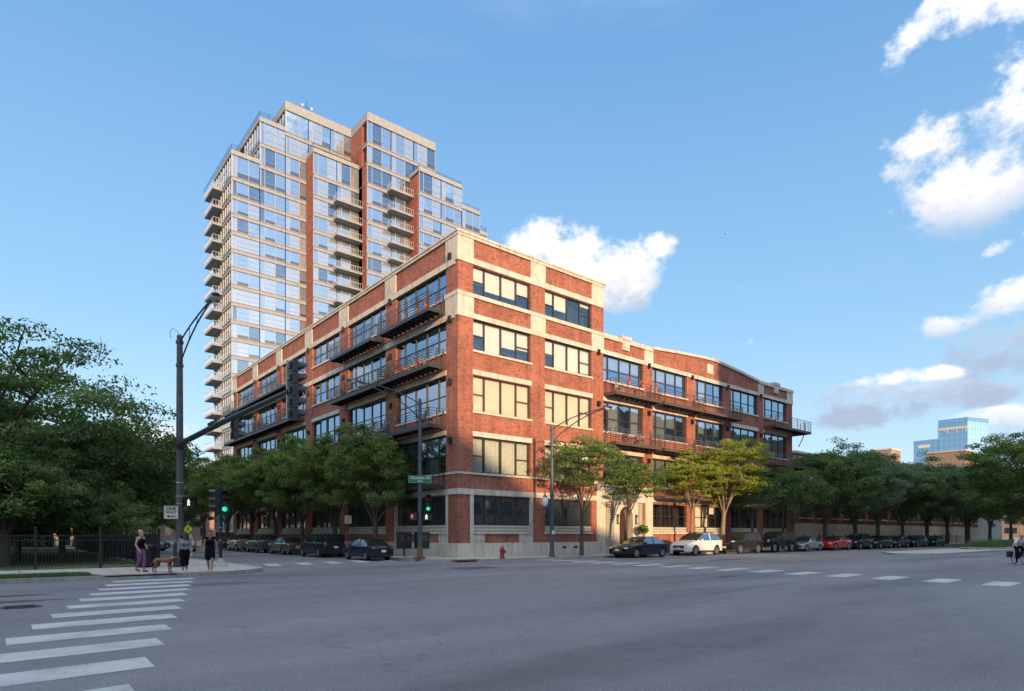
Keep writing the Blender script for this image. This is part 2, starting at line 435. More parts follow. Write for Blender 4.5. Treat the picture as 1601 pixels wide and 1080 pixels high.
rnd = random.Random(7)
def window(side, u0, u1, z0, z1, splits, trans, blinds, glass, door=None, fm=None, parent=None, dark=False):
    """splits: inner mullion fractions; trans: per-pane transom z (or None); blinds: per pane (drop, material)"""
    fm = fm or M['frame']; parent = parent or loft
    fr = MB(); D0, D1 = -.26, -.17
    fbox(fr,side,u0,u0+.07,D0,D1,z0,z1); fbox(fr,side,u1-.07,u1,D0,D1,z0,z1)
    fbox(fr,side,u0+.07,u1-.07,D0,D1,z1-.08,z1); fbox(fr,side,u0+.07,u1-.07,D0,D1,z0,z0+.07)
    us = [u0]+[u0+(u1-u0)*s for s in splits]+[u1]
    for u in us[1:-1]: fbox(fr,side,u-.045,u+.045,D0,D1+.01,z0+.07,z1-.08)
    for i,(a,b) in enumerate(zip(us[:-1],us[1:])):
        t = trans[i] if i < len(trans) else None
        if t: fbox(fr,side,a+.045,b-.045,D0+.005,D1-.005,t-.03,t+.03)
    w = fr.build('window', fm, parent)
    pn = MB(); fquad(pn,side,u0+.03,u1-.03,-.22,z0+.03,z1-.03); pn.build('pane', glass, w)
    bl = MB(); mats = [M['blind'], M['curtain']]
    any_ = False
    for i,(a,b) in enumerate(zip(us[:-1],us[1:])):
        dp, mi = blinds[i] if i < len(blinds) else (0,0)
        if dp > 0:
            any_ = True
            zb = z1-(z1-z0)*dp
            if mi == 0: fquad(bl,side,a+.05,b-.05,-.30-.01*(i%2),zb,z1-.05,0)
            else:
                n = max(4,int((b-a)/.12)); 
                for k in range(n):
                    x0 = a+.05+(b-a-.1)*k/n; x1 = a+.05+(b-a-.1)*(k+1)/n
                    dd = (-.31,-.36) if k%2 else (-.36,-.31)
                    P = [FP(side,x0,dd[0],zb),FP(side,x1,dd[1],zb),FP(side,x1,dd[1],z1-.05),FP(side,x0,dd[0],z1-.05)]
                    bl.add(P,[(0,1,2,3)],1)
    if any_: bl.build('blind', mats, w)
    return w
SP4 = [.205,.49,.76]
def tr(z0,z1,f=.5): return z0+(z1-z0)*f
# tall wing right front
cfg = {0:{5:[(.55,0),(.72,0),(.72,0),(.52,0)],4:[(.45,0),(.95,0),(.65,0),(.6,0)],3:[(1,0)]*4,2:[(1,1),(1,1),(1,1),(1,1)]},
       1:{5:[(.5,0),(.6,0),(0,0),(.15,0)],4:[(.55,0),(1,0),(1,0),(.9,0)],3:[(1,0)]*4,2:[(1,0),(1,0),(.9,1),(1,0)]}}
ZR = {5:(17.88,19.84),4:(14.13,16.18),3:(10.03,12.44),2:(5.87,8.28)}
for i,(u0,u1) in enumerate(RB_T):
    for fl,(z0,z1) in ZR.items():
        t = tr(z0,z1,.48); window('R',u0,u1-.02,z0,z1,SP4,[t,None,None,t],cfg[i][fl],M['glass'])
    window('R',u0+.04,u1-.04,2.32,4.34,SP4,[None,None,None,3.2],[],M['glass_dark'])
# low wing right front
for i,(u0,u1) in enumerate(RB_L):
    for fl in (4,3,2):
        z0,z1 = ZR[fl]; t = tr(z0,z1,.45)
        deck = {4:13.05,3:9.08,2:5.0}[fl]
        has = (fl==4 and i in (0,1,2,4)) or (fl==3 and i in (0,1,2,4)) or (fl==2 and i in (1,2,3))
        bl = [(rnd.choice([0,0,.5,1]),rnd.choice([0,1])) for _ in range(5)]
        if fl == 4 and i < 2: bl = [(.9,1),(.47,0),(.47,0),(.47,0),(.4,1)]
        window('R',u0,u1-.02,z0,z1,[.14,.42,.70,.94],[t,t,t,t],bl,M['glass_left'] if fl<5 else M['glass'])
    if i > 0:
        bb = [(1,0),(1,0),(.4,0)] if i in (2,) else [(0,0)]*3
        window('R',u0+.04,u1-.04,2.32,4.48,[.28,.52,.76],[3.3]*4,bb,M['glass'])
# left front
SPL = [.17,.395,.615,.84]
ZL = {5:(17.73,19.66),4:(14.08,16.1),3:(10.03,12.44),2:(5.87,8.40)}
for i,(v0,v1) in enumerate(LB):
    for fl,(z0,z1) in ZL.items():
        t = tr(z0,z1,.46)
        bl = [(rnd.choice([0,0,.35,.5,1,1]),1) for _ in range(6)]
        if i == 2: window('L',v0,v1,z0,z1,[.25,.48,.52,.75],[t,t,None,t,t],bl,M['glass_left'])
        else: window('L',v0,v1,z0,z1,SPL,[t]*5,bl,M['glass_left'])
    window('L',v0+.04,v1-.04,2.32,4.34,[.25,.5,.75],[3.3 if i else None]*4,[],M['glass_dark'])
# stone lattice strips under the shop windows
for s,bs in (('R',RB_T+RB_L[1:]),('L',LB)):
    for u0,u1 in bs:
        lt = MB(); fbox(lt,s,u0+.02,u1-.02,-.3,-.06,1.86,2.31)
        lt.build('lattice_strip', M['lattice'], loft)
# wall lamps (dark square up/down lights) and plinth vents
def wl(side,u,z,s=.13):
    m = MB(); fbox(m,side,u-s,u+s,.0,.2,z-.2,z+.2); fbox(m,side,u-s*.6,u+s*.6,.2,.24,z-.12,z+.12)
    m.build('wall_lamp', M['black'], loft)
for v in (.8,):
    for z in (20.3,16.1,11.9,8.0): wl('L',v,z)
for a,b in LV:
    for z in (19.6,15.4,11.6): wl('L',(a+b)/2-.1,z)
for u in (13.5,19.85,26.2,32.2,38.5):
    for z in (16.2,12.1,8.0): wl('R',u,z)
for u in (9.7,10.9):
    m = MB(); fbox(m,'R',u-.2,u+.2,.09,.11,.62,.8); m.build('vent_grille', M['frame'], loft)

# ---- balconies
def balcony(side, v0, v1, zt, depth=1.35, mt='steel_blue', parent=loft, panel=False, ends=(1,1), rail_n=6):
    m = MB(); d0 = .1
    fbox(m,side,v0,v1,depth-.06,depth,zt-.26,zt)          # fascia channel
    fbox(m,side,v0,v0+.06,d0,depth-.06,zt-.26,zt); fbox(m,side,v1-.06,v1,d0,depth-.06,zt-.26,zt)
    fbox(m,side,v0+.06,v1-.06,d0,depth-.06,zt-.08,zt-.02)
    n = max(2,int((v1-v0)/.62))
    for k in range(1,n):
        u = v0+(v1-v0)*k/n; fbox(m,side,u-.035,u+.035,d0,depth-.06,zt-.22,zt-.08)
    b = m.build('balcony', M[mt], parent)
    r = MB(); H = 1.06; n = max(2,int(round((v1-v0)/1.45)))
    for k in range(n+1):
        u = v0+.03+(v1-v0-.06)*k/n; fbox(r,side,u-.022,u+.022,depth-.055,depth-.01,zt,zt+H)
    for q in range(2):
        u = (v0+.03,v1-.03)[q]
        fbox(r,side,u-.022,u+.022,.14,.19,zt,zt+H); fbox(r,side,u-.022,u+.022,depth*.5,depth*.5+.045,zt,zt+H)
        for k in range(rail_n): 
            z = zt+.13+k*(H-.13)/(rail_n-1); fbox(r,side,u-.012,u+.012,.15,depth-.06,z-.014,z+.014)
    for k in range(rail_n):
        z = zt+.13+k*(H-.13)/(rail_n-1); t = .028 if k == rail_n-1 else .018
        fbox(r,side,v0+.06,v1-.06,depth-.045,depth-.02,z-t,z+t)
    r.build('railing', M[mt], b)
    return b
balcony('L',1.45,8.55,16.85); balcony('L',9.85,17.5,16.85)
balcony('L',1.45,8.6,13.12); balcony('L',8.75,17.45,13.12)
balcony('L',1.45,9.2,9.1); balcony('L',9.4,17.2,9.1); balcony('L',1.45,5.5,5.05,1.0)
balcony('L',26.6,33.6,16.75); balcony('L',33.75,42.0,16.75); balcony('L',42.3,50.3,16.75)
balcony('L',26.6,38.0,13.1); balcony('L',38.2,50.0,13.1); balcony('L',26.6,49,9.1)
for z in (13.05,9.08):
    balcony('R',14.2,20.0,z,1.3,'steel_brown'); balcony('R',20.45,26.3,z,1.3,'steel_brown'); balcony('R',26.5,32.9,z,1.3,'steel_brown')
    b = balcony('R',39.1,47.0,z+.1,1.4,'steel_brown')
    br = MB(); br.tube([(45.5,-.7,z-1.6),(46.8,-.7,z-.1)],.05,6); br.box(45.5,47.0,-.1,1.4,z-.16,z+.1); br.build('brace', M['steel_brown'], b)
balcony('R',20.5,33.6,5.0,1.3,'steel_brown')
# ---- things standing on the balconies
def pot(x,y,z,label,r=.16,h=.28,col='terracotta',bush=.3,seed=0, fol='plant'):
    o = empty('potted_plant',(x,y,z),0,label,'potted plant','plants on the balconies')
    m = MB(); m.lathe([(r*.7,0),(r,h),(r*1.08,h),(r*1.08,h+.03),(r*.85,h+.03),(.0,h-.02)],n=10); m.build('pot', M[col], o)
    q = MB(); rr = random.Random(seed)
    for k in range(70):
        a = rr.random()*6.28; t = rr.random()**.6*bush; zz = h+rr.random()*bush*1.3
        c = Vector((math.cos(a)*t, math.sin(a)*t, zz)); s = .05
        u = Vector((rr.uniform(-1,1),rr.uniform(-1,1),rr.uniform(-.5,1))).normalized(); w = u.cross(Vector((.3,.5,.7))).normalized()
        q.add([c-u*s,c+w*s*.6,c+u*s,c-w*s*.6],[(0,1,2,3)])
    q.build('foliage', M[fol], o)
    return o
M['plant'] = mat('plant_leaf', (.06,.12,.03), .6, var=.3, vs=30)
M['flower'] = mat('orange_flower', (.55,.17,.03), .7, var=.35, vs=30)
M['flower_pink'] = mat('pink_flower', (.5,.06,.08), .7, var=.5, vs=30)
L_ = [(-1.2,2.0,16.86,'flower_pink','pink flowers in a pot at the near end of the top corner balcony'),
 (-1.2,3.1,16.86,'plant','green bushy pot plant second from the near end of the top corner balcony'),
 (-1.2,2.2,13.13,'plant','leafy pot at the near end of the fourth floor corner balcony'),
 (-1.2,3.2,13.13,'flower_pink','pink flowering pot on the fourth floor corner balcony'),
 (-1.2,4.3,13.13,'plant','green pot plant third from the near end of the fourth floor corner balcony'),
 (-1.2,5.4,13.13,'flower_pink','pink flowering pot midway along the fourth floor corner balcony'),
 (-1.2,6.6,13.13,'plant','green pot plant toward the far end of the fourth floor corner balcony'),
 (-1.2,7.7,13.13,'flower','orange flowering pot at the far end of the fourth floor corner balcony'),
 (-1.2,12.0,13.13,'plant','green pot plant on the second fourth floor balcony from the corner'),
 (-1.2,15.4,13.13,'flower','orange flower pot at the far end of the second fourth floor balcony'),
 (-1.25,6.1,9.9,'flower','orange flower box clipped to the rail of the third floor corner balcony'),
 (-1.25,9.6,9.9,'flower','orange flower box on the third floor balcony behind the lamp arm'),
 (15.9,-1.15,13.75,'flower','orange flower box on the rail of the top sunlit balcony, left one'),
 (17.7,-1.15,13.75,'flower','orange flower box on the rail of the top sunlit balcony, middle one'),
 (19.4,-1.15,13.75,'flower','orange flower box on the rail of the top sunlit balcony, right one'),
 (-1.1,35.0,13.13,'plant','bright green plant on the far fourth floor balcony above the mast arm')]
for k,(x,y,z,f,l) in enumerate(L_): pot(x,y,z,l,seed=k,fol=f,col='terracotta',bush=.5 if f=='plant' else .38)
def patio_chair(x,y,z,rz,label,mk='steel_blue'):
    o = empty('patio_chair',(x,y,z),rz,label,'chair','patio chairs on the balconies')
    m = MB(); m.box(-.25,.25,-.25,.25,.42,.46); m.build('seat', M[mk], o)
    b = MB(); 
    for k in range(5): b.box(-.25,.25,.24,.27,.52+k*.1,.58+k*.1)
    for s in (-.24,.24): b.box(s-.02,s+.02,.24,.28,.44,1.0)
    b.build('backrest', M[mk], o)
    for sx in (-.22,.22):
        for sy in (-.22,.22):
            l = MB(); l.box(sx-.02,sx+.02,sy-.02,sy+.02,0,.42); l.build('leg', M[mk], o)
    return o
patio_chair(-.7,2.4,9.12,1.2,'dark patio chair at the near end of the third floor corner balcony')
patio_chair(-.7,3.4,9.12,-1.0,'dark patio chair second from the near end of the third floor corner balcony')
patio_chair(-.7,11.0,9.12,1.0,'dark patio chair on the third floor balcony just past the corner one')
M['cream_metal']=mat('cream_metal',(.55,.5,.42),.6)
patio_chair(15.3,-.7,13.07,.3,'cream patio chair at the left end of the top sunlit balcony','cream_metal')
patio_chair(16.6,-.7,9.1,.3,'wooden looking patio chair on the third floor sunlit balcony','door')
patio_chair(18.0,-.7,9.1,-.6,'second patio chair on the third floor sunlit balcony, nearer the pier','door')
# ------------------------------------------------------------------ apartment tower
M['t_glass'] = glass_mat('tower_glass', .5, transp=False, wav=.012, base=(.12,.16,.20), rc=(.66,.78,.92))
M['t_glass2'] = glass_mat('tower_glass_blinds', .42, transp=False, wav=.015, base=(.24,.26,.26), rc=(.7,.8,.92))
M['t_dark'] = glass_mat('tower_dark_sash', .12, transp=False, base=(.03,.035,.045))
M['t_frame'] = mat('tower_mullion', (.30,.31,.32), .6)
M['t_glass3'] = glass_mat('tower_glass_curtain', .3, transp=False, wav=.02, base=(.03,.045,.06), rc=(.58,.74,.92))
M['t_brick'] = brick_mat('tower_red_brick', (.30,.07,.042), (.25,.055,.035), (.2,.1,.07), soot=.15)
M['rail'] = mat('pale_railing', (.42,.40,.36), .5)
tower = empty('apartment_tower', (8.14,81,0), 0, 'stepped glass and beige concrete apartment tower with red brick fins and stacked balconies', 'tower')
def tb(m): return m
LV_Z = [79.7,75.7,71.9,67.97,64.13,60.9,57.75,54.65,51.55,48.45,45.35,42.25,39.15,36.05,32.95,29.85,26.75,23.65,20.55,17.45,14.35,11.25,8.15,5.05]
# sections: x0,x1,y(front plane), top z, depth back
SEC = [(8.14,12.95,81,67.97),(12.95,17.52,81,75.7),(17.52,30.49,81,79.7),(21.49,30.49,77.6,71.9),(30.49,45.5,74.1,79.7),(39.57,49.6,70.45,71.9),(49.6,54.1,70.45,67.97),(54.1,56,70.45,64.13)]
bands = MB(); tcore = MB(); brk = MB(); TL = Vector((8.14,81,0))
wins = []   # (size key, builder)
rt = random.Random(3)
def seg_windows(x0,x1,y,z0,z1,axis='x'):
    """one window group: narrow light then two wide lights"""
    wins.append((x0,x1,y,z0,z1,axis))
def groups(a,b,pitch=4.55):
    n = max(1,int(round((b-a)/pitch))); return [(a+(b-a)*i/n, a+(b-a)*(i+1)/n) for i in range(n)]
covered = {  # part of a front hidden by the section standing before it, below a height
 (17.52,30.49,81):[(21.49,30.49,71.9)], (30.49,45.5,74.1):[(39.57,45.5,71.9)]}
for (x0,x1,y,top) in SEC:
    yb_ = 92.3 if x0 < 9 else 104
    tcore.box(x0+.3,x1-.05,y+.5,yb_+.1,0,top+.2)
    bands.box(x0-.12,x1+.02,y-.12,y+.5,top,top+(1.6 if top>79 else .75))
    bands.box(x0-.12,x0+.4,y+.5,yb_,top,top+(1.6 if top>79 else .75))
    if top > 79: bands.box(x1-.4,x1+.02,y+.5,105,top,top+1.6)
    for k,z in enumerate(LV_Z):
        if z > top+.05: continue
        if abs(z-top) > .5:
            bands.box(x0-.06,x1,y-.06,y+.5,z-.66,z-.08); bands.box(x0-.16,x1+.02,y-.16,y+.5,z-.08,z+.03)
            bands.box(x0-.06,x0+.4,y+.5,yb_,z-.66,z-.08); bands.box(x0-.16,x0+.4,y+.5,yb_,z-.08,z+.03)
        zn = LV_Z[k+1] if k+1 < len(LV_Z) else 2.0
        zt = z-.66 if abs(z-top) > .5 else top
        zb = zn+.03
        for a,b in groups(x0,x1):
            hid = False
            for (c,d,h) in covered.get((x0,x1,y),[]):
                if a > c-.3 and b < d+.3 and zt < h: hid = True
            if not hid: seg_windows(a,b,y,zb,zt)
        if (x0,y) in ((8.14,81),(12.95,81),(17.52,81),(21.49,77.6),(30.49,74.1),(39.57,70.45)):
            lim = {8.14:0,12.95:67,17.52:75,21.49:99,30.49:75,39.57:99}[x0]
            if zt > lim: 
                if x0 == 8.14: 
                    wins.append((y+.0,y+5.3,x0,zb,zt,'y')); wins.append((y+5.4,y+11.1,x0,zb,zt,'y'))
                elif x0 in (12.95,17.52): wins.append((y,y+9,x0,zb,zt,'y'))
# brick fins at the steps
for (x,ya,yb,zt) in ((21.49,77.9,81,72.0),(30.49,74.5,77.6,72.0),(30.49,76.2,81,79.7),(39.57,71.1,74.1,71.5)):
    brk.box(x-.09,x+.3,ya,yb,0,zt)
t_b = brk.build('brick_fin', M['t_brick'], tower, loc=TL)
bands.box(24.5,31,88,96,79,84.5); 
bands.build('concrete_bands', M['concrete'], tower, loc=TL)
tcore.build('core', M['interior'], tower, loc=TL)
for k in range(3):
    pass
def win_geo(m, w):
    a,b,pl,z0,z1,ax = w
    def bx(u0,u1,d0,d1,za,zb,mi):
        if ax == 'x': m.box(u0,u1,pl+d0,pl+d1,za,zb,mi)
        else: m.box(pl+d0,pl+d1,u0,u1,za,zb,mi)
    def q(u0,u1,d,za,zb,mi):
        if ax == 'x': m.add([(u0,pl+d,za),(u1,pl+d,za),(u1,pl+d,zb),(u0,pl+d,zb)],[(0,1,2,3)],mi)
        else: m.add([(pl+d,u0,za),(pl+d,u1,za),(pl+d,u1,zb),(pl+d,u0,zb)],[(3,2,1,0)],mi)
    W = b-a
    if ax == 'x': cuts = [a,a+W*.19,a+W*.6,b]
    else:
        n = max(2,int(W/1.3)); cuts = [a+.1+ (W-.1)*i/n for i in range(n+1)]
    for i in range(len(cuts)):
        bx(cuts[i]-.04,cuts[i]+.04,-.0,.24,z0,z1,0)
    for i,(c,d) in enumerate(zip(cuts[:-1],cuts[1:])):
        r = rt.random(); mi = 1 if r < .55 else (2 if r < .85 else 4)
        q(c+.04,d-.04,.1+.004*i,z0,z1,mi)
        if d-c > 1.0:
            hz = (z1-z0)
            if r < .35 or r > .85:
                bx(c+.04,d-.04,.03,.085,z0,z0+hz*.26,3)
            bx(c+.04,d-.04,.05,.12,z0+hz*.26,z0+hz*.26+.04,0)
            if r > .4: bx(c+.04,d-.04,.05,.12,z0+hz*.62,z0+hz*.62+.03,0)
wins.sort(key=lambda w: -((w[3]+w[4])/2 > 40)*1e6 - w[3]*10 - (w[5]=='x')*300)
WM = [M['t_frame'],M['t_glass'],M['t_glass2'],M['t_dark'],M['t_glass3']]
for w in wins[:100]:
    m = MB(); win_geo(m, w); m.build('window', WM, tower, loc=TL)
rest = MB()
for w in wins[100:]: win_geo(rest, w)
tag(rest.build('window_glazing', WM, tower, loc=TL), kind='stuff')
# balconies of the tower
def tbalc(x0,x1,y0,y1,z,solid=False):
    m = MB(); m.box(x0,x1,y0,y1,z-.28,z+.0)
    b = m.build('balcony', M['concrete'], tower, loc=TL)
    r = MB(); n1 = int((x1-x0)/.45); n2 = int((y1-y0)/.45)
    for zz in (z+1.05,z+.12):
        r.box(x0,x1,y0,y0+.05,zz,zz+.05); r.box(x0,x0+.05,y0+.05,y1,zz,zz+.05)
    for k in range(n1+1):
        u = x0+(x1-x0-.04)*k/max(1,n1); r.box(u,u+.035,y0+.005,y0+.045,z,z+1.05)
    for k in range(1,n2+1):
        u = y0+(y1-y0-.04)*k/max(1,n2); r.box(x0+.005,x0+.045,u,u+.035,z,z+1.05)
    r2 = r.build('railing', M['rail'], b, loc=TL); r2.location = (0,0,0)
    return b
for z in LV_Z[4:-1]: tbalc(6.45,8.0,86.4,92.2,z-.15)
for z in LV_Z[4:14]: tbalc(25.2,30.38,75.9,77.5,z-.2)
for z in LV_Z[3:14]: tbalc(34.5,39.45,72.4,74.0,z-.2)
# roof railings and antenna
for (x0,x1,y0,y1,z) in ((8.14,12.9,81,100,68.7),(12.95,17.4,81,100,76.5),(21.5,30.3,77.6,80.9,72.7),(39.6,49.5,70.5,74,72.2),(45.6,49.5,74,80,72.2),(49.7,54,70.5,80,68.3),(54.2,55.9,70.5,80,64.9)):
    r = MB(); 
    for zz in (.35,.7,1.0): r.box(x0,x1,y0,y0+.04,z+zz,z+zz+.035); r.box(x0,x0+.04,y0+.04,y1,z+zz,z+zz+.035); r.box(x1-.04,x1,y0+.04,y1,z+zz,z+zz+.035)
    k = x0
    while k <= x1: r.box(k,k+.04,y0+.04,y0+.08,z-.05,z+1.03); k += 1.5
    r.build('roof_railing', M['frame'], tower, loc=TL)
an = MB(); an.tube([(22.3,83,81),(22.3,83,84.6)],.06,6); an.tube([(21.2,83,83.2),(23.4,83,83.2)],.04,6)
for dx in (-.9,.9): an.ball((22.3+dx,82.8,83.2),.28,(.28,.12,.28),1)
an.build('roof_antenna', [M['frame'], mat('white_dish',(.4,.4,.4),.5)], tower, loc=TL)

# ------------------------------------------------------------------ other buildings
def simple_block(name,label,x0,x1,y0,y1,h,mw,extra=None,cat='building'):
    o = empty(name,((x0+x1)/2,(y0+y1)/2,0),0,label,cat)
    m = MB(); m.box(x0,x1,y0,y1,0,h); m.build('wall', mw, o, loc=o.location)
    return o
M['tan'] = brick_mat('tan_brick', (.33,.22,.15), (.28,.18,.12), (.25,.2,.15), soot=.2)
M['pinkbrick'] = brick_mat('pink_brick', (.36,.2,.16), (.3,.16,.13), (.3,.25,.2), soot=.2)
# long loft behind the right-hand trees
o = empty('brick_row_building',(95,12,0),0,'long low brick building with pale stone base behind the row of trees on the right','building')
LO = o.location
w = MB(); st = MB(); w.box(56,136,5,19,3.1,12.2); st.box(55.9,136.1,4.8,19.1,0,3.1); st.box(55.9,136.1,4.85,5.3,11.4,11.9); st.box(55.8,136.2,4.7,19.2,12.2,12.5)
k = 57.5
while k < 134:
    for z0,z1 in ((3.9,6.6),(7.6,10.6)):
        f = MB(); f.box(k,k+2.9,4.93,4.99,z0,z1,1); 
        for q in (0,.95,1.9,2.84): f.box(k+q,k+q+.07,4.88,4.95,z0,z1,0)
        f.box(k,k+2.9,4.89,4.94,(z0+z1)/2-.03,(z0+z1)/2+.04,0); f.box(k-.1,k+3.0,4.8,5.0,z0-.15,z0,2)
        f.build('window',[M['frame'],M['glass_dark'],M['stone']],o,loc=LO)
    k += 4.4
w.build('wall', M['brick'], o, loc=LO); st.build('stone_base', M['plinth'], o, loc=LO)
# iron fence in front of it
def fence(name,label,p0,p1,h,mt,post=2.6,pick=.13,group=None,z=.15,posth=None):
    p0=Vector((*p0,0)); p1=Vector((*p1,0)); d=p1-p0; L=d.length; u=d/L; n=Vector((-u.y,u.x,0))
    o = empty(name,(p0.x,p0.y,z),math.atan2(u.y,u.x),label,'fence',group)
    r = MB()
    for zz in (.18,h-.22,h-.02): r.box(0,L,-.015,.015,zz-.02,zz+.02)
    k = pick
    while k < L: r.box(k-.009,k+.009,-.009,.009,.06,h+.06); k += pick
    r.build('pickets', mt, o)
    k = 0
    while k <= L+.01:
        q = MB(); ph=(posth or h+.12); q.box(k-.05,k+.05,-.05,.05,0,ph); q.box(k-.065,k+.065,-.065,.065,ph,ph+.04); q.ball((k,0,ph+.09),.055,n=8,k=5); q.build('post', mt, o); k += post
    return o
fence('iron_fence','low dark iron fence before the stone base of the long brick building',(47,3.2),(118,3.2),1.3,M['black'],post=4.0,pick=.3)
# far right block with red cornice, penthouse on it
o = empty('cornice_building',(158,20,0),0,'beige building with a dark red cornice and corner pilaster behind the far trees','building'); LO=o.location
w = MB(); w.box(148,175,9.5,40,0,16.0); w.build('wall', M['concrete'], o, loc=LO)
c = MB(); c.box(147.8,175,9.2,40.2,15.2,16.3); c.box(147.7,148.9,9.1,10.4,0,15.2); c.box(147.85,148.1,24,25,0,15.2); c.build('red_cornice', mat('dark_red_paint',(.22,.04,.035),.7,var=.15), o, loc=LO)
c = MB(); c.box(147.6,175,9.1,40.3,16.3,17.3); c.build('parapet', M['concrete'], o, loc=LO)
for y in (13,17,21):
    for z in (3,8,12): f = MB(); f.box(147.9,148.0,y,y+2,z,z+2.2); f.build('window', M['glass_dark'], o, loc=LO)
o = empty('rooftop_block',(172,17,0),0,'plain tan brick block rising behind the beige building below the glass towers','building'); LO=o.location
w = MB(); w.box(160.5,182,13.6,22,0,22.3); w.build('wall', M['tan'], o, loc=LO)
w = MB(); w.box(160.3,182.2,13.4,22.2,22.3,22.6); w.build('roof_edge', M['stone'], o, loc=LO)
w = MB(); w.box(169,170.6,13.5,13.62,18.6,21.4); w.build('door', M['lampglass'], o, loc=LO)
o = simple_block('brick_house','small orange brick building peeping over the middle of the right-hand trees',246,256,60,69,34.8,M['tan'])
c = MB(); c.box(245.7,256.3,59.7,69.3,34.8,35.4); c.build('roof', M['stone'], o, loc=o.location)
for y in (61.5,64.5,67): 
    f = MB(); f.box(245.85,245.98,y,y+1.2,30,32); f.build('window', M['glass_dark'], o, loc=o.location)
# glass towers
def gtower_mat(name, base, sx, sz, refl):
    m = glass_mat(name, refl, transp=False, wav=.0, base=base, rc=(.78,.87,1))
    nt = m.node_tree; L = nt.links.new
    tc, cb = wall_vec(nt)
    br = N(nt,'ShaderNodeTexBrick', offset=0.0, i_Scale=1.0, i_Mortar_Size=.22, i_Mortar_Smooth=.1, i_Brick_Width=sx, i_Row_Height=sz)
    br.inputs['Color1'].default_value=(*base,1); br.inputs['Color2'].default_value=tuple([x*.8 for x in base])+(1,); br.inputs['Mortar'].default_value=(base[0]*1.7,base[1]*1.5,base[2]*1.3,1)
    L(cb.outputs[0], br.inputs['Vector']); b = nt.nodes['Principled BSDF']; L(br.outputs[0], b.inputs['Base Color'])
    return m
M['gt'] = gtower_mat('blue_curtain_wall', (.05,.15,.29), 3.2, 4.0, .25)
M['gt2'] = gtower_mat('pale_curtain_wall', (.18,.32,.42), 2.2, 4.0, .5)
A_=(515.7,104.3); B_=(537.9,97.4); C_=(515.7,122.35)
o = empty('glass_tower',(*A_,0),0,'tall blue glass tower on the right horizon, pale on its right face','tower'); LO=o.location
m = MB(); poly=[A_,B_,(B_[0]+8,B_[1]+25),(C_[0]+4,C_[1]+2),C_]
nrm = MB(); nrm.prism(poly,0,83.5,0)
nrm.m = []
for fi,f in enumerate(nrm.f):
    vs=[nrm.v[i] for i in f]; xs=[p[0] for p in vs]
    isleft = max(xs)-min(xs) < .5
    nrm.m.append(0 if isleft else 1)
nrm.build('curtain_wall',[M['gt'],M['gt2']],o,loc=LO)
t = MB(); t.prism([(A_[0]-.3,A_[1]-.3),(B_[0],B_[1]-.3),(B_[0]+4,B_[1]+12),(C_[0],C_[1]+.2),(C_[0]-.3,C_[1])],83.5,86); t.build('roof_screen', M['gt'], o, loc=LO)
t = MB(); t.box(515.3,515.6,104.5,122,78.2,80.0); 
for q in range(9): t.box(515.1,515.5,105+q*1.9,105.6+q*1.9,76+ (q%3),78.4)
t.build('sky_lobby_band', mat('warm_light_band',(.45,.42,.3),.5), o, loc=LO)
o = empty('glass_tower',(515.7,130,0),0,'lower blue glass block left of the tall glass tower, with a pale sign strip','tower'); LO=o.location
m = MB(); m.box(515.0,540,122.5,138.4,0,71.5); m.build('curtain_wall', M['gt'], o, loc=LO)
t = MB(); t.box(514.6,514.95,128,135.5,66.6,68.9); t.build('sign_strip', mat('pale_sign',(.5,.5,.38),.5), o, loc=LO)
t = MB(); t.box(514.8,540.1,122.4,138.5,71.5,72.4); t.build('parapet', M['gt'], o, loc=LO)
# houses beyond the left-hand street
o = simple_block('town_house','pinkish brick house far down the left street, seen between the trunks',2,14,128,142,10,M['pinkbrick'])
for x in (3,6.5,10):
    for z in (1.5,5): f = MB(); f.box(x,x+1.3,127.9,127.98,z,z+2); f.build('window', M['stone'], o, loc=o.location)
c = MB(); c.box(1.7,14.3,127.7,142.3,10,10.5); c.build('roof', M['stone'], o, loc=o.location)
o = simple_block('brick_terrace','long low brick terrace closing the far end of the side street',-40,48,150,160,8.5,M['pinkbrick'])
c = MB(); c.box(-40.3,48.3,149.7,160.3,8.5,9.0); c.build('roof', M['stone'], o, loc=o.location)
for k in range(19):
    for z in (1.4,5): f = MB(); f.box(-37+k*4.3,-35.4+k*4.3,149.85,149.96,z,z+2); f.build('window', M['glass_dark'], o, loc=o.location)
o = simple_block('apartment_block','distant tan brick block closing the far right end of the avenue',300,320,-60,60,15,M['tan'])
for k in range(14):
    for z in (2,6,10): f = MB(); f.box(299.85,299.96,-56+k*8,-52+k*8,z,z+2.4); f.build('window', M['glass_dark'], o, loc=o.location)
# buildings across the avenue (out of frame, shaped to cast shade; show in glass)
def offb(label,poly_xz,y0,y1,name='shade_building'):
    xs=[p[0] for p in poly_xz]; o = empty(name,((min(xs)+max(xs))/2,(y0+y1)/2,0),0,label,'building'); LO=o.location
    m = MB(); n=len(poly_xz)
    vs=[(x,y0,z) for x,z in poly_xz]+[(x,y1,z) for x,z in poly_xz]
    m.add(vs,[tuple(range(n)),tuple(range(2*n-1,n-1,-1))]+[(i,i+n,(i+1)%n+n,(i+1)%n) for i in range(n)])
    m.build('wall', M['tan'], o, loc=LO)
    f = MB(); zt = min(z for x,z in poly_xz if z > 1)
    x = min(xs)+1.5
    while x < max(xs)-2:
        z = 1.5
        while z < zt-2.5: f.box(x,x+1.8,y1+.02,y1+.1,z,z+2.0); z += 3.8
        x += 3.4
    if f.v: tag(f.build('window', M['glass_dark'], o, loc=LO), kind='stuff')
    return o
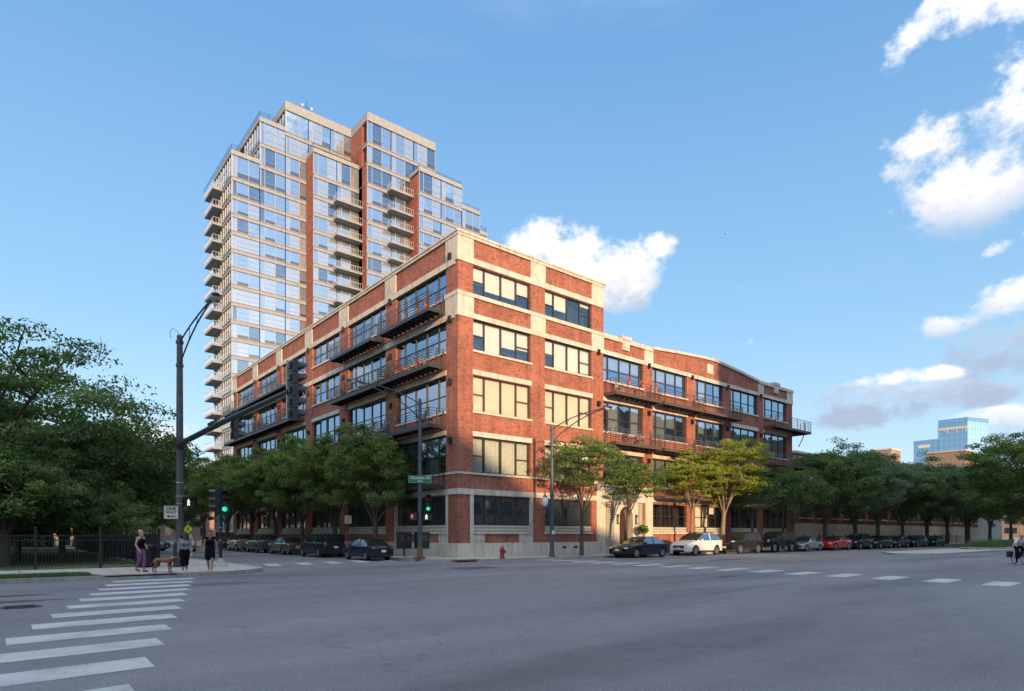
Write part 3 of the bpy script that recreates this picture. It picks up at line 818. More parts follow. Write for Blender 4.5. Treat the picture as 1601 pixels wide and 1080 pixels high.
# shade: sun comes from the lower left behind the camera, travelling (1, 2.93, -.51)
offb('unseen brick block behind the camera, sloping roofline shaped to shade the loft',[(-85,0),(-85,37),(-42,36.5),(-29,29.5),(-26.8,22.3),(-20.5,18.6),(-15.5,15.6),(-9.5,13.2),(-1.2,11.0),(-1.2,0)],-75,-60)
offb('unseen low block behind the camera, height set to shade the road',[(-1.2,0),(-1.2,8.6),(10,8.6),(10,0)],-75,-60.2)
offb('unseen tall block behind the camera, extent set to shade the far bays',[(10,0),(10,36),(75,36),(75,30),(170,30),(170,0)],-80,-60)

# ------------------------------------------------------------------ ground
def asphalt_mat():
    m, nt, b = new_mat('asphalt'); L = nt.links.new
    tc = N(nt,'ShaderNodeTexCoord')
    g = N(nt,'ShaderNodeTexNoise', i_Scale=34.0, i_Detail=5.0, i_Roughness=.9); L(tc.outputs['Object'], g.inputs['Vector'])
    big = N(nt,'ShaderNodeTexNoise', i_Scale=.16, i_Detail=6.0, i_Roughness=.6); 
    mp = N(nt,'ShaderNodeMapping'); mp.inputs['Scale'].default_value=(.35,1.6,1); mp.inputs['Rotation'].default_value=(0,0,.12); L(tc.outputs['Object'], mp.inputs[0]); L(mp.outputs[0], big.inputs['Vector'])
    med = N(nt,'ShaderNodeTexNoise', i_Scale=1.7, i_Detail=8.0, i_Roughness=.75); L(tc.outputs['Object'], med.inputs['Vector'])
    r0 = ramp(nt,[(.33,(.056,.059,.064)),(.5,(.128,.132,.140)),(.66,(.27,.275,.288))], g.outputs[0])
    r1 = ramp(nt,[(.33,(.60,.60,.63)),(.47,(.93,.93,.94)),(.70,(1.22,1.22,1.22))], big.outputs[0])
    r2 = ramp(nt,[(.33,(.86,.86,.87)),(.6,(1.06,1.06,1.06))], med.outputs[0])
    a = N(nt,'ShaderNodeMix', data_type='RGBA', blend_type='MULTIPLY'); a.inputs[0].default_value=1; L(r0.outputs[0],a.inputs[6]); L(r1.outputs[0],a.inputs[7])
    c = N(nt,'ShaderNodeMix', data_type='RGBA', blend_type='MULTIPLY'); c.inputs[0].default_value=1; L(a.outputs[2],c.inputs[6]); L(r2.outputs[0],c.inputs[7])
    # cracks
    vo = N(nt,'ShaderNodeTexVoronoi', feature='DISTANCE_TO_EDGE', i_Scale=.11); 
    dn = N(nt,'ShaderNodeTexNoise', i_Scale=.8, i_Detail=6.0); L(tc.outputs['Object'], dn.inputs['Vector'])
    va = N(nt,'ShaderNodeVectorMath', operation='MULTIPLY_ADD'); va.inputs[1].default_value=(2.2,2.2,0); L(dn.outputs['Color'], va.inputs[0]); L(tc.outputs['Object'], va.inputs[2]); L(va.outputs[0], vo.inputs['Vector'])
    rc = ramp(nt,[(0,(.8,.8,.8)),(.001,(1,1,1))], vo.outputs['Distance'])
    d = N(nt,'ShaderNodeMix', data_type='RGBA', blend_type='MULTIPLY'); d.inputs[0].default_value=1; L(c.outputs[2],d.inputs[6]); L(rc.outputs[0],d.inputs[7])
    L(d.outputs[2], b.inputs['Base Color']); b.inputs['Roughness'].default_value=.78
    bp = N(nt,'ShaderNodeBump', i_Strength=.5, i_Distance=.008); L(g.outputs[0], bp.inputs['Height']); L(bp.outputs[0], b.inputs['Normal'])
    return m
M['asphalt'] = asphalt_mat()
def paint_mat(name, c, wear=.5):
    m, nt, b = new_mat(name); L = nt.links.new
    tc = N(nt,'ShaderNodeTexCoord'); g = N(nt,'ShaderNodeTexNoise', i_Scale=14.0, i_Detail=8.0, i_Roughness=.85); L(tc.outputs['Object'], g.inputs['Vector'])
    h = N(nt,'ShaderNodeTexNoise', i_Scale=1.1, i_Detail=5.0); L(tc.outputs['Object'], h.inputs['Vector'])
    r = ramp(nt,[(.35,(.13,.13,.14)),(.43,tuple(x*.8 for x in c)),(.7,c)], g.outputs[0])
    r2 = ramp(nt,[(.34,(.68,.69,.71)),(.56,(1,1,1))], h.outputs[0])
    a = N(nt,'ShaderNodeMix', data_type='RGBA', blend_type='MULTIPLY'); a.inputs[0].default_value=1; L(r.outputs[0],a.inputs[6]); L(r2.outputs[0],a.inputs[7])
    L(a.outputs[2], b.inputs['Base Color']); b.inputs['Roughness'].default_value=.7
    return m
M['paint'] = paint_mat('white_road_paint',(.46,.48,.48)); M['paint_y'] = paint_mat('yellow_road_paint',(.42,.25,.05))
M['sidewalk'] = stone_mat('sidewalk_concrete',(.40,.385,.355),.2)
def slab_joints(m):
    nt=m.node_tree; L=nt.links.new; b=nt.nodes['Principled BSDF']; src=b.inputs['Base Color'].links[0].from_socket
    tc=N(nt,'ShaderNodeTexCoord'); br=N(nt,'ShaderNodeTexBrick', offset=0.0, i_Scale=1.0, i_Mortar_Size=.018, i_Mortar_Smooth=.1, i_Brick_Width=1.52, i_Row_Height=1.52); L(tc.outputs['Object'],br.inputs['Vector'])
    br.inputs['Color1'].default_value=(1,1,1,1); br.inputs['Color2'].default_value=(.86,.86,.87,1); br.inputs['Mortar'].default_value=(.45,.44,.42,1)
    mx=N(nt,'ShaderNodeMix', data_type='RGBA', blend_type='MULTIPLY'); mx.inputs[0].default_value=1; L(src,mx.inputs[6]); L(br.outputs[0],mx.inputs[7]); L(mx.outputs[2],b.inputs['Base Color'])
slab_joints(M['sidewalk'])
M['kerb'] = stone_mat('kerb_concrete',(.33,.31,.28),.3)
M['grass'] = mat('grass', (.045,.075,.02), .9, var=.45, vs=5, bump=.6, bs=60)
M['soil'] = mat('park_soil', (.07,.075,.035), .95, var=.4, vs=2)
def sheet(name, poly, z, m, t=None):
    b = MB()
    if t is None: b.add([(x,y,z) for x,y in poly],[tuple(range(len(poly)))])
    else: b.prism(poly, z-t, z)
    o = b.build(name, m); tag(o, kind='structure'); return o
S = 1800
sheet('ground',[(-S,-S),(S,-S),(S,S),(-S,S)],-.03, M['soil'])
sheet('road',[(-160,-59.5),(700,-59.5),(700,70),(-3,70),(-3,300),(-15.5,300),(-15.5,70),(-160,70)],0.0, M['asphalt'])
def arc(cx,cy,r,a0,a1,n=10): return [(cx+r*math.cos(math.radians(a0+(a1-a0)*i/n)), cy+r*math.sin(math.radians(a0+(a1-a0)*i/n))) for i in range(n+1)]
# building corner pavement
ap = arc(.6,.4,3.8,180,270)
pav = [(-3.2,0.4)]+ap+[(700,-3.4),(700,60),(52,60),(52,52),(-3.2,52)]
sheet('sidewalk',[(-3.2,300),(-3.2,.4)]+[(x,y) for x,y in arc(.6,.4,3.8,180,270)][1:]+[(700,-3.4),(700,300)],.15,M['sidewalk'],.14)
kb = MB()
def kerb_strip(pts,w=.16,z=.155,inset=1):
    P=[Vector((x,y,0)) for x,y in pts]
    for a,b2 in zip(P[:-1],P[1:]):
        d=(b2-a); L=d.length
        if L < 1e-4: continue
        u=d/L; n=Vector((-u.y,u.x,0))*inset
        c=(a+b2)/2+n*(w/2-.02)
        kb.obox((c.x,c.y,z/2-.005),u*(L/2+.004),n*(w/2),(0,0,z/2))
kerb_strip([(-3.2,120),(-3.2,.4)]+arc(.6,.4,3.8,180,270)[1:]+[(250,-3.4)],inset=1)
# park corner
pa = arc(-17.2,-3.2,3.4,270,360)
park_poly = [(-160,-6.6)]+pa+[(-13.8,300),(-160,300)]
sheet('park_sidewalk',park_poly,.15,M['sidewalk'],.14)
kerb_strip([(-160,-6.6)]+pa+[(-13.8,120)],w=.2,z=.165)
tag(kb.build('kerb', M['kerb']), kind='structure')
sheet('park_lawn',[(-160,.0),(-17.6,.0),(-17.6,300),(-160,300)],.158,mat('park_lawn',(.075,.10,.035),.9,var=.4,vs=3,bump=.5,bs=40))
sheet('verge',[(-160,-6.38),(-20.4,-6.38),(-20.9,-4.7),(-160,-4.7)],.175,M['grass'])
# grass blades on the verge and at the fence foot
def grass_blades(name,regions,n,h,mt,seed=1):
    rg=np.random.default_rng(seed); vs=[];tot=0
    areas=[(x1-x0)*(y1-y0) for x0,x1,y0,y1,z in regions]; A=sum(areas); V=[]
    for (x0,x1,y0,y1,z),a in zip(regions,areas):
        k=int(n*a/A); x=rg.uniform(x0,x1,k); y=rg.uniform(y0,y1,k); t=rg.uniform(0,6.28,k); hh=h*rg.uniform(.4,1.2,k); w=.012
        dx=np.cos(t)*w; dy=np.sin(t)*w; lx=rg.normal(0,.35,k)*hh; ly=rg.normal(0,.35,k)*hh; zz=np.full(k,z)
        V.append(np.stack([np.stack([x-dx,y-dy,zz],1),np.stack([x+dx,y+dy,zz],1),np.stack([x+lx,y+ly,zz+hh],1)],1))
    V=np.concatenate(V).reshape(-1,3); me=bpy.data.meshes.new(name); k=len(V)//3
    me.vertices.add(len(V)); me.vertices.foreach_set('co',V.ravel()); me.loops.add(3*k); me.polygons.add(k)
    me.polygons.foreach_set('loop_start',np.arange(k)*3); me.loops.foreach_set('vertex_index',np.arange(3*k)); me.update(); me.validate()
    me.materials.append(mt); o=bpy.data.objects.new(name,me); link(o); return o
tag(grass_blades('grass',[(-32,-20.8,-6.3,-4.75,.17)],26000,.10,mat('grass_blade',(.05,.11,.02),.8,var=.5,vs=3)),kind='stuff')
# median
med = [(33.2,-14.6),(37.0,-12.2),(200,-12.2),(200,-17.0),(35.5,-17.2)]
sheet('median',med,.14,M['sidewalk'],.13)
sheet('median_bed',[(56,-13.0),(200,-13.0),(200,-16.2),(55,-16.2),(53.5,-14.6)],.3,M['kerb'],.155)
tag(grass_blades('median_shrubs',[(56,120,-15.9,-13.2,.3)],22000,.85,M['plant'],5),kind='stuff')
# far kerb apron of the side street
rp = MB(); M['ramp']=mat('red_tactile_paving',(.20,.075,.055),.8,var=.3,vs=5)
rp.box(-20.4,-18.0,-6.62,-5.9,.10,.156); rp.box(-2.2,-.4,-3.2,-2.5,.1,.156)
tag(rp.build('tactile_ramp', M['ramp']), kind='structure')
# markings: left crosswalk
mk = MB()
for k in range(-3,10):
    yr = -20.86+1.68*k; yl = -21.03+1.69*k
    xr = -21.08+.46*(1.0)*k*.93; xl = -23.41+.385*k
    h = .8
    mk.add([(xl,yl-h,.004),(xr-.02,yr-h,.004),(xr,yr,.004),(xl,yl,.004)],[(0,1,2,3)])
# right crosswalk
for k in range(-9,10):
    y = -19.9+1.77*k; xl = 2.5+.14*k if k<0 else 2.55+.12*k; xr = xl+2.35
    xl += -.05*k*0
    mk.add([(xl,y-.0,.004),(xr,y+.15,.004),(xr+.1,y+.95,.004),(xl+.1,y+.8,.004)],[(0,1,2,3)])
mk.add([(5.9,-19.5,.004),(6.05,-19.5,.004),(6.05,-5.2,.004),(5.9,-5.2,.004)],[(0,1,2,3)])
# far left crossing (across the side street)
for k in range(5):
    x = -12.4+1.9*k; mk.add([(x,-.4+.35*k,.004),(x+.8,-.25+.35*k,.004),(x+1.3,2.2+.35*k,.004),(x+.5,2.1+.35*k,.004)],[(0,1,2,3)])
mk.add([(-13.6,2.9,.004),(-3.9,3.4,.004),(-3.9,3.55,.004),(-13.6,3.05,.004)],[(0,1,2,3)])
# lane lines
for x0,x1,y in ((8,120,-5.9),):
    mk.add([(x0,y,.004),(x1,y-.0,.004),(x1,y+.12,.004),(x0,y+.12,.004)],[(0,1,2,3)])
k = 8
while k < 120: mk.add([(k,-8.9,.004),(k+3,-8.9,.004),(k+3,-8.78,.004),(k,-8.78,.004)],[(0,1,2,3)]); k += 9
# turn arrow
mk.add([(12.5,-11.3,.004),(16.2,-11.3,.004),(16.2,-11.1,.004),(12.5,-11.1,.004)],[(0,1,2,3)]); mk.add([(12.5,-11.7,.004),(12.5,-10.7,.004),(11.3,-11.2,.004)],[(0,1,2)])
mk.add([(-60,-7.9,.004),(-24,-7.9,.004),(-24,-7.8,.004),(-60,-7.8,.004)],[(0,1,2,3)])
mk.add([(38,-17.9,.004),(120,-17.9,.004),(120,-17.75,.004),(38,-17.75,.004)],[(0,1,2,3)])
tag(mk.build('road_markings', M['paint']), kind='structure')
my = MB()
for dy in (0,.32): my.add([(6.6,-16.2+dy*1.6,.004),(31.5,-13.9+dy,.004),(31.5,-13.78+dy,.004),(6.6,-16.07+dy*1.6,.004)],[(0,1,2,3)])
for dy in (0,.3): my.add([(7,-11.2+dy,.004),(33,-11.9+dy,.004),(33,-11.78+dy,.004),(7,-11.08+dy,.004)],[(0,1,2,3)])
for k in range(4): my.add([(11+5*k,-15.4+.4*k,.004),(11.3+5*k,-15.4+.4*k,.004),(14+5*k,-12.0-.1*k,.004),(13.7+5*k,-12.0-.1*k,.004)],[(0,1,2,3)])
tag(my.build('yellow_markings', M['paint_y']), kind='structure')
# tar patches and manholes
M['tar'] = mat('tar_patch',(.05,.051,.055),.7,var=.3,vs=4)
tp = MB()
def blob(cx,cy,rx,ry,seed,rot=0,z=.004):
    rr=random.Random(seed); n=22; P=[]
    for i in range(n):
        a=2*PI*i/n; k=1+rr.uniform(-.12,.12); x=math.cos(a)*rx*k; y=math.sin(a)*ry*k
        P.append((cx+x*math.cos(rot)-y*math.sin(rot), cy+x*math.sin(rot)+y*math.cos(rot), z))
    tp.add(P,[tuple(range(n))])
blob(-23.6,-12.1,1.3,.32,1,-.02); blob(-23.7,-14.0,1.5,.33,2); blob(-17.5,-11.2,1.1,.22,4); blob(-.9,-20.3,.9,.28,5)
blob(14,-11.2,2.2,.3,6,-.1)
def seam(pts,w,seed):
    rr=random.Random(seed); P=[]
    for (a,b) in zip(pts[:-1],pts[1:]):
        n=max(2,int(math.hypot(b[0]-a[0],b[1]-a[1])/.35))
        for i in range(n): P.append(Vector((a[0]+(b[0]-a[0])*i/n+rr.uniform(-.05,.05),a[1]+(b[1]-a[1])*i/n+rr.uniform(-.05,.05),.004)))
    P.append(Vector((*pts[-1],.004)))
    for a,b in zip(P[:-1],P[1:]):
        d=(b-a).normalized(); n_=Vector((-d.y,d.x,0))*w*rr.uniform(.6,1.2)
        tp.add([a-n_,b-n_,b+n_,a+n_],[(0,1,2,3)])
seam([(-14,-24.6),(-11.5,-25.4),(-8.6,-24.8)],.007,1); seam([(-12,-12),(-6,-10.5),(1,-11.4),(5,-10.2)],.02,2);
seam([(-8,-24),(0,-23.2),(1.2,-20),(10,-18.6)],.022,4); seam([(-15.6,-16),(-9,-17.4),(-3,-16.6)],.016,5)
tp.add([(-6.2,-9.6,.004),(-3.6,-9.3,.004),(-3.7,-7.6,.004),(-6.3,-7.9,.004)],[(0,1,2,3)])
tag(tp.build('tar_patches', M['tar']), kind='structure')
def manhole(x,y,label):
    o = MB(); o.lathe([(0,.012),(.36,.012),(.38,.004),(.44,.004),(.45,.0)],(x,y,0),28)
    for k in range(-3,4): o.box(x-.28,x+.28,y+k*.09-.02,y+k*.09+.02,.012,.02)
    tag(o.build('manhole_cover', mat('cast_iron',(.05,.045,.04),.6,metal=.4,var=.3,vs=12)),label,'manhole cover')
manhole(-23.1,-15.6,'round iron manhole cover in the road left of the striped crossing')

# ------------------------------------------------------------------ camera, light, sky
cam = bpy.data.cameras.new('camera'); co = bpy.data.objects.new('camera', cam); link(co)
co.location = (-23.531,-34.128,1.7); co.rotation_euler = (PI/2,0,math.radians(50.47-90))
cam.sensor_width = 36; cam.lens = 978/1601*36; cam.shift_y = (835-540)/1601; cam.clip_end = 5000; cam.clip_start = .05
scene.camera = co
SD = Vector((-1.0,-2.93,.51)).normalized()
sun = bpy.data.lights.new('sun','SUN'); sun.energy = 4.2; sun.angle = math.radians(1.0); sun.color = (1,.65,.36)
so = bpy.data.objects.new('sun', sun); link(so); so.rotation_euler = SD.to_track_quat('Z','Y').to_euler(); so.location=(-30,-90,60)
scene.view_settings.view_transform = 'Standard'; scene.view_settings.look = 'None'; scene.view_settings.exposure = EXPO if 'EXPO' in globals() else 0.0
world = bpy.data.worlds.new('World'); scene.world = world; world.use_nodes = True
nt = world.node_tree; L = nt.links.new
bg = nt.nodes['Background']; sky = N(nt,'ShaderNodeTexSky', sky_type='NISHITA', sun_disc=False)
sky.sun_elevation = math.asin(SD.z); sky.sun_rotation = math.atan2(SD.x, SD.y)
sky.air_density = 1.0; sky.dust_density = .6; sky.ozone_density = 2.0
tc = N(nt,'ShaderNodeTexCoord'); nv = N(nt,'ShaderNodeVectorMath', operation='NORMALIZE'); L(tc.outputs['Generated'], nv.inputs[0])
def dirv(az,el): a=math.radians(az); e=math.radians(el); return Vector((math.cos(a)*math.cos(e),math.sin(a)*math.cos(e),math.sin(e)))
def mth(op,a,b=None,c=None,clamp=False):
    n = N(nt,'ShaderNodeMath', operation=op, use_clamp=clamp)
    for i,q in enumerate((a,b,c)):
        if q is None: continue
        if isinstance(q,(int,float)): n.inputs[i].default_value=q
        else: L(q, n.inputs[i])
    return n.outputs[0]
def vdot(v):
    n = N(nt,'ShaderNodeVectorMath', operation='DOT_PRODUCT'); L(nv.outputs[0], n.inputs[0]); n.inputs[1].default_value=v; return n.outputs['Value']
def noise(scale,detail,rough,mp=(1,1,1)):
    m_ = N(nt,'ShaderNodeMapping'); m_.inputs['Scale'].default_value=mp; L(nv.outputs[0],m_.inputs[0])
    n_ = N(nt,'ShaderNodeTexNoise', i_Scale=scale, i_Detail=detail, i_Roughness=rough); L(m_.outputs[0],n_.inputs['Vector']); return n_.outputs[0]
n_big = noise(9.0,9.0,.62,(1,1,1.3)); n_sm = noise(30.0,8.0,.66,(1,1,1.3))
nz = mth('ADD', mth('MULTIPLY',mth('SUBTRACT',n_big,.5),5.2), mth('MULTIPLY',mth('SUBTRACT',n_sm,.5),3.4))
# clouds: azimuth, elevation, half width, half height (degrees), density, greyness, tilt
CL = [(47.0,25.0,3.0,1.7,.75,0,0),(44.4,23.6,3.6,2.2,.9,.05,.0),(41.4,22.2,3.0,2.4,.8,.1,0),(39.4,23.0,2.0,1.3,.5,.05,.1),(37.3,24.1,1.3,1.0,.35,.0,0),
 (17.2,34.2,3.6,1.2,-.25,0,-.6),(11.5,34.2,4.2,2.4,-.05,.1,0),
 (16.8,27.4,3.0,1.8,.3,.05,-.25),(11.6,28.2,3.2,3.0,.4,.1,0),(14.3,24.2,3.6,2.5,.4,.15,0),
 (12.4,19.9,2.6,.6,-.5,0,-.35),
 (11.0,16.3,2.8,1.6,.3,.2,0),(15.6,15.2,2.0,.9,.1,.3,0),(11.6,13.2,4.0,1.8,.6,.85,0),
 (18.6,10.9,5.0,1.3,.3,.6,.05),(21.0,9.7,4.0,1.3,.4,.85,0),(14.0,10.2,4.4,1.1,.1,.75,0),(10.5,8.3,5.0,1.2,.2,.3,0),
 (17.8,12.0,3.8,.7,.45,.0,0),(29.2,16.0,2.2,.9,-.45,0,0),(80,7.4,3.6,2.0,.2,.15,0),
 (230,74,44,30,.35,.05,0),(130,16,24,6,.1,.1,0),(-102,20,12,4,.0,.1,0),(200,22,24,8,.0,.1,0)]  # wide clouds overhead and behind the camera, unseen, added as fill light
dens = None; grey = None
for az,el,w,h,k,g,tilt in CL:
    d = dirv(az,el); e1 = Vector((0,0,1)).cross(d).normalized(); e2 = d.cross(e1)
    f1 = e1*math.cos(tilt)+e2*math.sin(tilt); f2 = -e1*math.sin(tilt)+e2*math.cos(tilt)
    # one mapping per cloud: dot products with the three scaled axes
    a = vdot(f1/math.sin(math.radians(w))); b = vdot(f2/math.sin(math.radians(h)))
    r2 = mth('MULTIPLY_ADD',a,a, mth('MULTIPLY',b,b)); q = mth('SUBTRACT', 1.0+k, r2)
    if w > 20: pass
    f = mth('MULTIPLY_ADD', mth('LESS_THAN', vdot(d), 0), -50.0, q)
    gg = mth('ADD', mth('MULTIPLY',b,-.28), g+.05)
    if dens is None: dens, grey = f, gg
    else:
        t = mth('MULTIPLY_ADD', mth('SUBTRACT', f, dens), 1.2, .5, clamp=True); grey = mth('MULTIPLY_ADD', t, mth('SUBTRACT',gg,grey), grey); dens = mth('SMOOTH_MAX',dens,f,.3)
dd = mth('ADD', dens, nz)
mask = N(nt,'ShaderNodeMapRange', interpolation_type='SMOOTHSTEP'); mask.inputs[1].default_value=.0; mask.inputs[2].default_value=1.65; L(dd, mask.inputs[0])
vn = noise(2.4,7.0,.6,(1,1,4.5))
veil = N(nt,'ShaderNodeMapRange', interpolation_type='SMOOTHSTEP'); veil.inputs[1].default_value=.56; veil.inputs[2].default_value=.85; veil.inputs[4].default_value=.12; L(vn,veil.inputs[0])
cc = ramp(nt,[(0.0,(1.0,.95,.88)),(.3,(.90,.86,.86)),(.7,(.46,.54,.66)),(1,(.36,.44,.57))], mth('ADD',grey,mth('ADD',mth('MULTIPLY',mth('SUBTRACT',n_big,.5),.9),mth('MULTIPLY',mth('SUBTRACT',n_sm,.42),.9)),clamp=True))
hv = mth('MAXIMUM', mask.outputs[0], veil.outputs[0])
sz = N(nt,'ShaderNodeSeparateXYZ'); L(nv.outputs[0], sz.inputs[0])
gr = ramp(nt, SKYRAMP, sz.outputs[2])
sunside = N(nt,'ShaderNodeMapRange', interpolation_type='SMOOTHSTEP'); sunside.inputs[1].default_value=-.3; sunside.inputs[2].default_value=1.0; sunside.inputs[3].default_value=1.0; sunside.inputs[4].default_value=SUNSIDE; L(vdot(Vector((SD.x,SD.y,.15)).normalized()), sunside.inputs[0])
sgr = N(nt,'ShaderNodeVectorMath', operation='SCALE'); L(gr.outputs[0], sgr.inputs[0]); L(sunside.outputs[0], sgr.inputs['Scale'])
sk1 = N(nt,'ShaderNodeVectorMath', operation='MULTIPLY'); L(sky.outputs[0], sk1.inputs[0]); sk1.inputs[1].default_value=(SKYN,SKYN,SKYN)
glow = N(nt,'ShaderNodeMapRange', interpolation_type='SMOOTHSTEP'); glow.inputs[1].default_value=.45; glow.inputs[2].default_value=1.0; glow.inputs[4].default_value=GLOW; L(vdot(Vector((SD.x,SD.y,.1)).normalized()), glow.inputs[0])
gw = N(nt,'ShaderNodeVectorMath', operation='SCALE'); gw.inputs[0].default_value=(1,.86,.66); L(mth('MULTIPLY',glow.outputs[0],mth('SUBTRACT',1.0,mth('MULTIPLY',sz.outputs[2],2.2),clamp=True)), gw.inputs['Scale'])
sk1b = N(nt,'ShaderNodeVectorMath', operation='ADD'); L(sk1.outputs[0], sk1b.inputs[0]); L(gw.outputs[0], sk1b.inputs[1])
sk2 = N(nt,'ShaderNodeVectorMath', operation='ADD'); L(sgr.outputs[0], sk2.inputs[0]); L(sk1b.outputs[0], sk2.inputs[1])
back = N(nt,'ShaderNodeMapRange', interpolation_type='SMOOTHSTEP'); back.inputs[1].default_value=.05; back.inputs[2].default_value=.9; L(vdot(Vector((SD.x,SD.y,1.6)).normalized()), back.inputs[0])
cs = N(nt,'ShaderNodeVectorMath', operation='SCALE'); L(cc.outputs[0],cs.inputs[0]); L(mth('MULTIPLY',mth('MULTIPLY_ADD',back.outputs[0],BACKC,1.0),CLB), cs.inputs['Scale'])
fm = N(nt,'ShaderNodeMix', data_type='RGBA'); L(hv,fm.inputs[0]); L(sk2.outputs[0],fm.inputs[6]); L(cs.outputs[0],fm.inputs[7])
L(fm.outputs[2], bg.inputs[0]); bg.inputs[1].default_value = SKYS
world.cycles.sampling_method='MANUAL'; world.cycles.sample_map_resolution=512
# ------------------------------------------------------------------ trees
def leaf_mat(name, cols, trans=.35):
    m, nt, b = new_mat(name); L = nt.links.new; out = nt.nodes['Material Output']
    tc = N(nt,'ShaderNodeTexCoord'); a = N(nt,'ShaderNodeTexNoise', i_Scale=.9, i_Detail=3.0); L(tc.outputs['Object'],a.inputs['Vector'])
    at = N(nt,'ShaderNodeAttribute', attribute_name='tone'); 
    ad = N(nt,'ShaderNodeMath', operation='MULTIPLY_ADD'); L(at.outputs['Fac'],ad.inputs[0]); ad.inputs[1].default_value=.55; 
    sb_ = N(nt,'ShaderNodeMath', operation='SUBTRACT'); L(a.outputs[0],sb_.inputs[0]); sb_.inputs[1].default_value=.25; L(sb_.outputs[0],ad.inputs[2])
    r = ramp(nt,[(.15,cols[0]),(.5,cols[1]),(.85,cols[2])], ad.outputs[0]); L(r.outputs[0], b.inputs['Base Color'])
    b.inputs['Roughness'].default_value=.62; b.inputs['Specular IOR Level'].default_value=.35
    t = N(nt,'ShaderNodeBsdfTranslucent'); hs = N(nt,'ShaderNodeHueSaturation', i_Value=1.5, i_Saturation=1.1); L(r.outputs[0],hs.inputs['Color']); L(hs.outputs[0],t.inputs[0])
    mx = N(nt,'ShaderNodeMixShader'); mx.inputs[0].default_value=trans; L(b.outputs[0],mx.inputs[1]); L(t.outputs[0],mx.inputs[2]); L(mx.outputs[0],out.inputs[0])
    return m
M['leaf_dark'] = leaf_mat('leaf_dark_green',[(.038,.07,.022),(.078,.135,.036),(.14,.205,.058)])
M['leaf_mid'] = leaf_mat('leaf_mid_green',[(.05,.085,.02),(.098,.155,.034),(.165,.22,.06)])
M['leaf_sunlit'] = leaf_mat('leaf_sunlit_yellow',[(.08,.11,.014),(.17,.21,.026),(.28,.31,.046)])  # yellower leaf copy for two trees, sunlight painted into its colour
M['leaf_grey'] = leaf_mat('leaf_grey_green',[(.05,.082,.042),(.095,.14,.066),(.15,.20,.095)])
M['bark'] = mat('bark', (.085,.065,.05), .95, var=.35, vs=9, bump=.8, bs=30)
M['bark_sunlit'] = mat('sunlit_bark', (.2,.15,.1), .9, var=.3, vs=9, bump=.6, bs=30)  # lighter bark copy, sunlight on those two trunks painted into it
def leaves_mesh(name, C, U, W, tone, mt):
    """C centres, U/W half axes (N,3)"""
    n = len(C); V = np.empty((n,4,3),np.float32)
    V[:,0] = C-U; V[:,1] = C+W; V[:,2] = C+U; V[:,3] = C-W
    me = bpy.data.meshes.new(name); me.vertices.add(4*n); me.vertices.foreach_set('co', V.ravel())
    me.loops.add(4*n); me.polygons.add(n); me.polygons.foreach_set('loop_start', np.arange(n,dtype=np.int32)*4)
    me.loops.foreach_set('vertex_index', np.arange(4*n,dtype=np.int32)); 
    me.update(calc_edges=True)
    at = me.attributes.new('tone','FLOAT','POINT'); at.data.foreach_set('value', np.repeat(tone,4).astype(np.float32))
    me.materials.append(mt); return me
def unit(v): return v/np.maximum(1e-6,np.linalg.norm(v,axis=1))[:,None]
